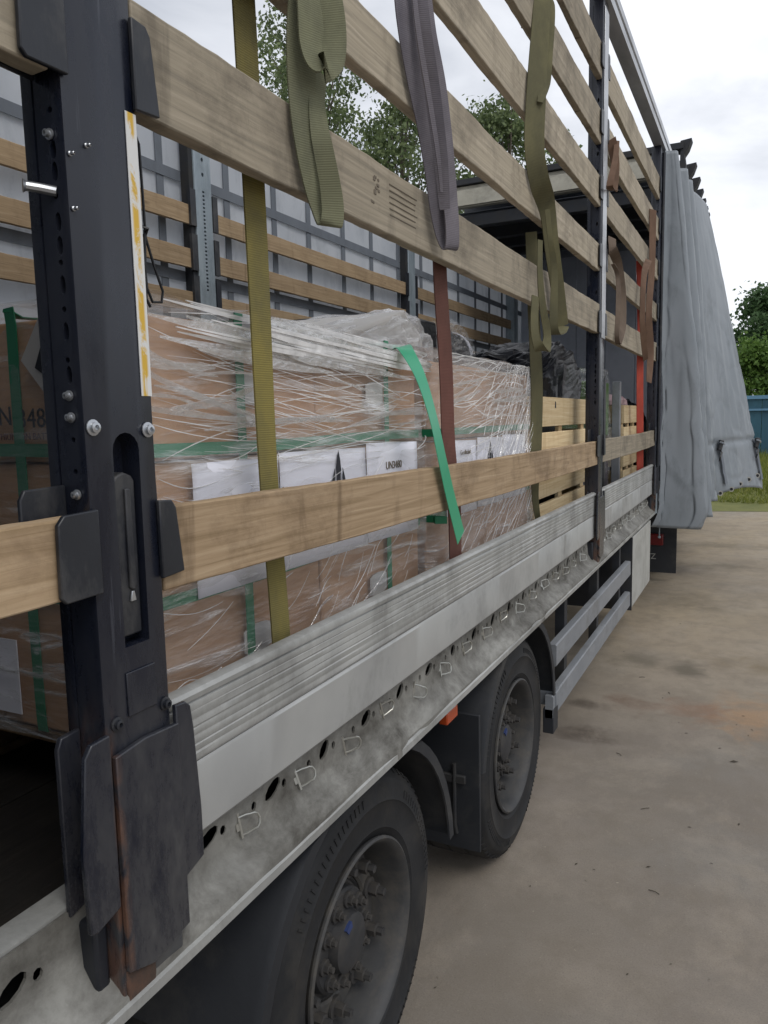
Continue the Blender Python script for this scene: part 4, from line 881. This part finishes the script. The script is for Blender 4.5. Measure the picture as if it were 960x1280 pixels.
strap('looped_strap', b, M_gweb, 'grey green strap knotted in loops over the broad slat, nearest hanging strap')
b = MB()
A = [at(503, -80, -.03), at(506, -20, .012), at(511, 35, .02), at(520, 90, .022), at(532, 150, .022), at(541, 210, .022), at(547, 262, .024), at(555, 298, .028), at(561, 311, .038), at(565, 306, .05), at(565, 280, .054), at(561, 235, .052), at(556, 180, .05), at(548, 110, .046), at(536, 40, .04), at(526, -40, .03)]
b.ribbon(A, [(.4, .92, 0)]*16, [.075, .075, .072, .068, .064, .06, .054, .05, .048, .048, .05, .056, .058, .056, .05, .05], .0035, 8)
b.ribbon([at(520, -40, .045), at(529, 40, .055), at(541, 120, .060), at(551, 200, .062), at(556, 262, .058)], [(.93, .37, 0)]*5, [.036, .04, .04, .036, .026], .0035, 8)
b.ribbon([at(514, -40, .05), at(523, 40, .062), at(536, 120, .066), at(547, 190, .068), at(552, 240, .062)], [(.6, .8, .0)]*5, [.012, .014, .014, .012, .008], .003, 6)
strap('looped_strap', b, M_pweb, 'grey purple folded strap hanging over the broad slat, second hanging strap')
# olive strap with a long J loop
p = lambda u, v, X: at(u, v, X)
SK = (.6, .8, 0); SN = (.85, .5, 0)
b = MB()
b.ribbon([(-.05, 3.06, 3.26), (-.046, 3.05, 3.37), (-.02, 3.04, 3.393), (.016, 3.02, 3.35), p(671, 105, .03), p(668, 180, .032), p(674, 225, .034), p(684, 260, .034), p(690, 310, .036), p(697, 360, .038), p(703, 408, .04)], SK, [.06, .065, .07, .075, .085, .09, .08, .072, .068, .064, .06], .004, 8)
b.ribbon([p(703, 408, .04), p(699, 416, .055), p(692, 410, .06), p(693, 340, .06), p(688, 300, .055), p(684, 262, .045)], SN, [.055, .05, .035, .025, .02, .02], .004, 8)
b.ribbon([(-.02, 3.12, 3.396), (.02, 3.11, 3.35), p(683, 75, .045), p(681, 105, .05), p(675, 128, .048)], SN, [.035, .045, .045, .04, .02], .004, 8)
b.ribbon([p(675, 300, .045), p(675, 340, .05), p(678, 380, .055), p(684, 418, .06), p(681, 437, .06), p(673, 433, .055), p(668, 410, .045), p(669, 370, .035)], SK, [.022, .024, .03, .035, .045, .04, .035, .03], .004, 8)
strap('looped_strap', b, M_olive, 'olive strap with a long hanging loop left of the middle post')
strap('lashing_strap', MB().ribbon([p(664, 290, -.06), p(666, 370, -.07), p(669, 430, -.075), p(671, 490, -.08), p(670, 560, -.085), p(669, 620, -.09), p(675, 665, -.10)], SK, [.055, .055, .06, .064, .06, .035, .02], .004, 8), M_olive, 'olive strap hanging straight down in front of the pine crate')
strap('lashing_strap', MB().ribbon([(-.05, 2.13, 2.60), (-.055, 2.14, 2.23), (-.06, 2.19, 1.95), (-.065, 2.22, 1.7), (-.06, 2.25, 1.5), (-.07, 2.28, 1.28), (-.08, 2.29, 1.13)], [(.3, 1, 0)]*7, [.058, .06, .062, .062, .062, .060, .058], .004, 8), M_rbweb, 'narrow red brown strap hanging between the two wrapped pallets')
b = MB()
b.ribbon([p(764, 174, .02), p(769, 205, .03), p(767, 238, .032)], SK, [.06, .06, .05], .004, 6); b.ribbon([p(767, 238, .032), p(762, 232, .045), p(769, 200, .05), p(771, 176, .04)], SN, [.05, .035, .03, .03], .004, 6)
strap('looped_strap', b, M_bweb, 'short brown strap looped over a high slat just right of the middle post')
b = MB()
b.ribbon([p(765, 297, .02), p(766, 312, .03), p(773, 332, .032), p(778, 370, .034), p(778, 405, .036), p(773, 430, .038)], SK, [.05, .055, .05, .055, .055, .035], .004, 6)
b.ribbon([p(773, 430, .038), p(771, 420, .05), p(773, 380, .055), p(772, 345, .045), p(766, 330, .035)], SN, [.03, .025, .03, .025, .02], .004, 6)
strap('looped_strap', b, M_bweb2, 'brown strap in a narrow loop over the lower slats right of the middle post')
strap('red_strap', MB().ribbon([p(800, 325, -.06), p(801, 400, -.065), p(800, 470, -.065), p(800, 540, -.07), p(800, 600, -.08)], SK, [.072, .07, .07, .072, .07], .004, 6), M_rweb, 'bright red strap standing upright in front of the second crate')
b = MB()
b.ribbon([p(816, 262, .02), p(815, 330, .03), p(811, 390, .032), p(813, 440, .034), p(811, 478, .036)], SK, [.07, .06, .06, .07, .05], .004, 6); b.ribbon([p(811, 325, .03), p(805, 345, .04), p(803, 400, .045), p(807, 450, .04)], SK, [.05, .045, .05, .04], .004, 6)
strap('looped_strap', b, M_bweb, 'brown strap bunched over the slats beside the grey curtain edge')
strap('lashing_strap', MB().ribbon([(-.16, 5.12, 2.7), (-.16, 5.14, 2.2), (-.165, 5.15, 1.8), (-.17, 5.15, 1.2)], [(.3, 1, 0)]*4, [.07]*4, .004, 6), M_rbweb, 'thin red brown strap hanging just right of the middle post')
# loose green band
o = strap('loose_green_band', MB().ribbon([p(500, 434, -.125), p(507, 437, -.09), p(525, 470, -.03), p(541, 520, .005), p(553, 575, .015), p(563, 620, .016), p(576, 672, .016)], [(.2, 1, .25), (.2, 1, .25), (.1, 1, .12), (0, 1, .05), (0, 1, 0), (0, 1, 0), (0, 1, 0)], [.05, .052, .055, .054, .056, .058, .064], .0015, 8), M_gband, 'loose bright green plastic band hanging over the lowest slat', None); o['category'] = 'band'
# cable loop by the nearest post
cb = MB().tube([(-.03, .868, 2.212), (-.028, .885, 2.214), (-.026, .896, 2.19), (-.028, .90, 2.12), (-.03, .903, 2.06), (-.03, .918, 2.02), (-.03, .934, 1.985), (-.03, .93, 1.968), (-.03, .91, 1.966), (-.03, .90, 1.985), (-.03, .896, 2.04), (-.03, .893, 2.08), (-.03, .889, 2.15), (-.03, .887, 2.20)], .0022, 6)
cb.tube([(-.028, .90, 2.07), (-.03, .899, 2.02), (-.03, .897, 1.97), (-.03, .905, 1.958)], .0022, 6); cb.tube([(-.03, .889, 2.075), (-.02, .898, 2.07), (-.03, .903, 2.064), (-.038, .896, 2.06)], .0028, 6, True)
o = build('black_cable', cb, M_cable, None); origin_to(o, (-.03, .868, 2.21)); tag(o, 'thin black cable loop hanging beside the nearest post', 'cable')

# ------------------------------------------------------------------ tractor unit ahead of the trailer
TU = empty('tractor_unit', (-1.25, 9.5, 0), 'dark rear wheels and mud flap of the tractor under the trailer front', 'truck')
part('mud_flap', MB().box(-.60, .05, 8.40, 8.412, .10, .86), M_mud, TU, bevel=.003)
text('flap_lettering', 'SCHMITZ', .085, M_panel, TU, T(-.33, 8.396, .27)@FACE_NY)
part('tail_lamp', MB().box(-.27, -.08, 8.35, 8.395, .40, .52), M_red, TU, bevel=.008)
part('mud_flap', MB().box(-2.5, -1.9, 8.40, 8.412, .10, .86), M_mud, TU, bevel=.003)
for x in (-.10, -2.06):
    part('wheel', MB().lathe([(.25, -.02), (.30, .0), (.42, .005), (.5, -.03), (.52, -.08), (.52, -.26), (.5, -.3), (.25, -.3), (.0, -.2), (.0, -.1), (.2, -.12)], 48, (x, 9.1, .522), False), M_tyre, TU)
    part('mudguard', MB().prism([(8.42, .86), (8.50, 1.0), (8.75, 1.09), (9.45, 1.09), (9.7, 1.0), (9.78, .86), (9.75, .86), (9.66, .98), (9.44, 1.06), (8.76, 1.06), (8.53, .98), (8.45, .86)], 'X', x-.45, x+.05), M_mud, TU)
for x in (-1.65, -.85): part('chassis_beam', MB().box(x-.05, x+.05, 8.6, 14.0, .55, .8), M_under, TU)
part('side_step', MB().box(-.1, .12, 10.1, 10.9, .42, .80), M_under, TU, bevel=.01)
cab = MB().prism([(11.95, .5), (14.2, .5), (14.25, 1.6), (13.95, 2.75), (13.2, 3.7), (12.0, 3.75)], 'X', -2.5, -.02); part('cab', cab, plain('grey cab paint', '#7d838a', .35), TU, bevel=.05)

# ------------------------------------------------------------------ vegetation
def leaf_mat(name, c1, c2, c3):
    m = Mat(name); gi = m.N.new('ShaderNodeNewGeometry'); r = m.ramp(gi.outputs['Random Per Island'], (0, lin(c1)), (.5, lin(c2)), (1, lin(c3)))
    m.set(col=r, rough=.6, spec=.3); t = m.N.new('ShaderNodeBsdfTranslucent'); mx = m.N.new('ShaderNodeMixShader'); mx.inputs[0].default_value = .4
    m.L.new(r, t.inputs[0]); m.L.new(m.b.outputs[0], mx.inputs[1]); m.L.new(t.outputs[0], mx.inputs[2]); m.L.new(mx.outputs[0], m.out.inputs[0]); return m.m
M_leafa = leaf_mat('birch leaves', '#566547', '#6a7953', '#869468'); M_leafb = leaf_mat('dark bush leaves', '#3a5232', '#4a6340', '#5f7850'); M_leafc = leaf_mat('light bush leaves', '#4a662e', '#5d7a38', '#728d48')
M_bark = dirty('bark', '#5a5148', '#6b6156', '#3e372f', 6, (1, 1, .3))
def tree(base, h, clumps, per, size, spread, mat, label, seed, group=None, name='broadleaf_tree', tr=.12, cr_low=.3, clr=.5):
    q = np.random.default_rng(seed); base = Vector(base); r = empty(name, base, label, 'tree', group)
    b = MB(); top = base+Vector((q.normal(0, .2), q.normal(0, .2), h*.93)); mids = [base+(top-base)*t+Vector((q.normal(0, .08*h/6), q.normal(0, .08*h/6), 0))*(t > 0) for t in (0, .25, .5, .75, 1)]
    b.tube(mids, [tr, tr*.8, tr*.55, tr*.3, tr*.1], 9); cs = []
    for i in range(clumps):
        t = cr_low+(1-cr_low)*q.random()**.8; ang = q.uniform(0, 2*math.pi); k = (t-cr_low)/(1-cr_low); rad = spread*(math.sin(math.pi*(.12+.83*k)))*q.uniform(.35, 1.05)
        o = base+(top-base)*min(1, t*.9); e_ = base+Vector((math.cos(ang)*rad, math.sin(ang)*rad, h*t+q.normal(0, .12)))
        if i % 2 == 0: b.tube([o-Vector((0, 0, h*.1)), (o+e_)/2+Vector((0, 0, .05*rad)), e_], [tr*.22, tr*.12, tr*.05], 5)
        cs.append(e_)
    part('trunk', b, M_bark, r)
    C_ = np.repeat(np.array([tuple(c) for c in cs]), per, 0); n = len(C_); P = C_+np.clip(q.normal(0, .8, (n, 3)), -1.5, 1.5)*np.array([clr, clr, clr*.75])*q.uniform(.4, 1.1, (n, 1))
    d1 = q.normal(0, 1, (n, 3)); d1 /= np.linalg.norm(d1, axis=1)[:, None]; d2 = np.cross(d1, q.normal(0, 1, (n, 3))); d2 /= np.linalg.norm(d2, axis=1)[:, None]
    s_ = size*q.uniform(.6, 1.3, (n, 1)); V = np.stack([P-d1*s_*.6, P+d2*s_*.36, P+d1*s_*.6, P-d2*s_*.36], 1).reshape(-1, 3)
    me = bpy.data.meshes.new('crown'); me.vertices.add(4*n); me.vertices.foreach_set('co', V.ravel()); me.loops.add(4*n); me.loops.foreach_set('vertex_index', np.arange(4*n)); me.polygons.add(n); me.polygons.foreach_set('loop_start', np.arange(n)*4); me.update(calc_edges=True); me.materials.append(mat)
    o = bpy.data.objects.new('crown', me); COL.objects.link(o); o.parent = r; o.matrix_parent_inverse = Matrix.Translation(-base); return r
GT = 'birches rising beyond the far curtain'
tree((-9.4, 17, 0), 12.3, 150, 120, .10, 2.3, M_leafa, 'tallest airy tree beyond the far curtain, nearest the yellow strap', 1, GT, tr=.16, clr=.42)
tree((-7.3, 17.6, 0), 9.4, 110, 110, .10, 1.9, M_leafa, 'middle airy tree showing above the broad slat between two loop straps', 2, GT, tr=.13, clr=.4)
tree((-4.9, 18, 0), 9.0, 120, 110, .10, 2.1, M_leafa, 'right hand airy tree just above the folded roof', 3, GT, tr=.13, clr=.4)
tree((.75, 34, 0), 6.3, 60, 160, .16, 1.5, M_leafb, 'dark green tree behind the blue fence right of the grey curtain', 4, 'trees right of the curtain', clr=.55, cr_low=.15)
tree((2.6, 36, 0), 6.6, 60, 160, .16, 1.7, M_leafb, 'dark tree at the right edge of the picture', 5, 'trees right of the curtain', clr=.55, cr_low=.15)
tree((.6, 29.5, 0), 4.0, 50, 150, .14, 1.1, M_leafc, 'light green bush just above the blue fence', 6, 'trees right of the curtain', name='leafy_bush', tr=.07, clr=.45, cr_low=.1)
tree((2.2, 30, 0), 4.4, 50, 150, .14, 1.3, M_leafc, 'light green bush at the right picture edge', 7, 'trees right of the curtain', name='leafy_bush', tr=.07, clr=.45, cr_low=.1)
tree((-1.2, 33, 0), 5.4, 50, 150, .15, 1.5, M_leafb, 'dark green tree mostly hidden behind the grey curtain', 8, 'trees right of the curtain', clr=.5, cr_low=.15)
# blue fence
F = empty('blue_fence', (3, 26, 0), 'blue sheet fence standing beyond the grass at the right edge', 'fence')
M_fb = dirty('blue fence sheet', '#274f62', '#2e5a6c', '#20404f', 1.2, rough=(.5, .7)); M_fb2 = plain('pale blue rail', '#5d86a3', .5)
for i in range(14): part('fence_panel', MB().box(-1+i*.6, -1+i*.6+.59, 26, 26.04, .15, 2.15), M_fb, F, bevel=.01)
part('fence_rail', MB().box(-1.05, 7.5, 25.95, 26.08, 2.152, 2.26), M_fb2, F); part('fence_rail', MB().box(-1.05, 7.5, 25.94, 25.99, 1.8, 1.86), M_fb2, F)
for i in range(5): part('fence_post', MB().box(-1+i*2, -.92+i*2, 26.05, 26.13, 0, 2.3), M_fb2, F)
# grass on the verge
q = np.random.default_rng(4); n = 26000; gx = q.uniform(-3, 5, n); gy = 15.9+q.random(n)**1.6*11; hh = q.uniform(.08, .32, n)*(.5+.6*(gy > 17)); wd = q.uniform(.006, .016, n); an = q.uniform(0, 6.28, n); gz = .004+.35*np.minimum(1, (gy-15.6)/60*9)
le = q.normal(0, .09, (n, 2)); base = np.stack([gx, gy, gz], 1); dv = np.stack([np.cos(an)*wd, np.sin(an)*wd, 0*wd], 1); tp = base+np.stack([le[:, 0], le[:, 1], hh], 1)
V = np.stack([base-dv, base+dv, tp], 1).reshape(-1, 3); me = bpy.data.meshes.new('grass'); me.vertices.add(3*n); me.vertices.foreach_set('co', V.ravel()); me.loops.add(3*n); me.loops.foreach_set('vertex_index', np.arange(3*n)); me.polygons.add(n); me.polygons.foreach_set('loop_start', np.arange(n)*3); me.update(calc_edges=True)
me.materials.append(leaf_mat('grass blades', '#5d6a2c', '#768038', '#95964e')); o = bpy.data.objects.new('grass', me); COL.objects.link(o); o['kind'] = 'stuff'; o['label'] = 'rough grass along the concrete edge'
# leaf bits and grit on the concrete
b = MB(); q = random.Random(12)
for i in range(70):
    y = q.uniform(1.6, 9); x = q.uniform(-.1, 2.2)*(.4+y*.12); s_ = q.uniform(.003, .008)*(1+(q.random() < .05)); a = q.uniform(0, 6.28); z = .001
    c_, d_ = math.cos(a)*s_, math.sin(a)*s_
    b.add([(x-c_*1.7, y-d_*1.7, z), (x+d_*.6, y-c_*.6, z+s_*.3), (x+c_*1.7, y+d_*1.7, z+.001), (x-d_*.6, y+c_*.6, z+s_*.35)], [(0, 1, 2, 3)])
for i in range(5):
    y = q.uniform(2.2, 7); x = q.uniform(0, .9); a = q.uniform(0, 6.28); l = q.uniform(.02, .05); b.tube([(x, y, .003), (x+l*.5*math.cos(a)+.004, y+l*.5*math.sin(a), .006), (x+l*math.cos(a), y+l*math.sin(a), .003)], .0015, 4)
o = build('leaf_litter', b, plain('dry leaf bits', '#3e372c', .8), None, smooth=0); o['kind'] = 'stuff'; o['label'] = 'scattered leaf bits and twigs on the concrete'
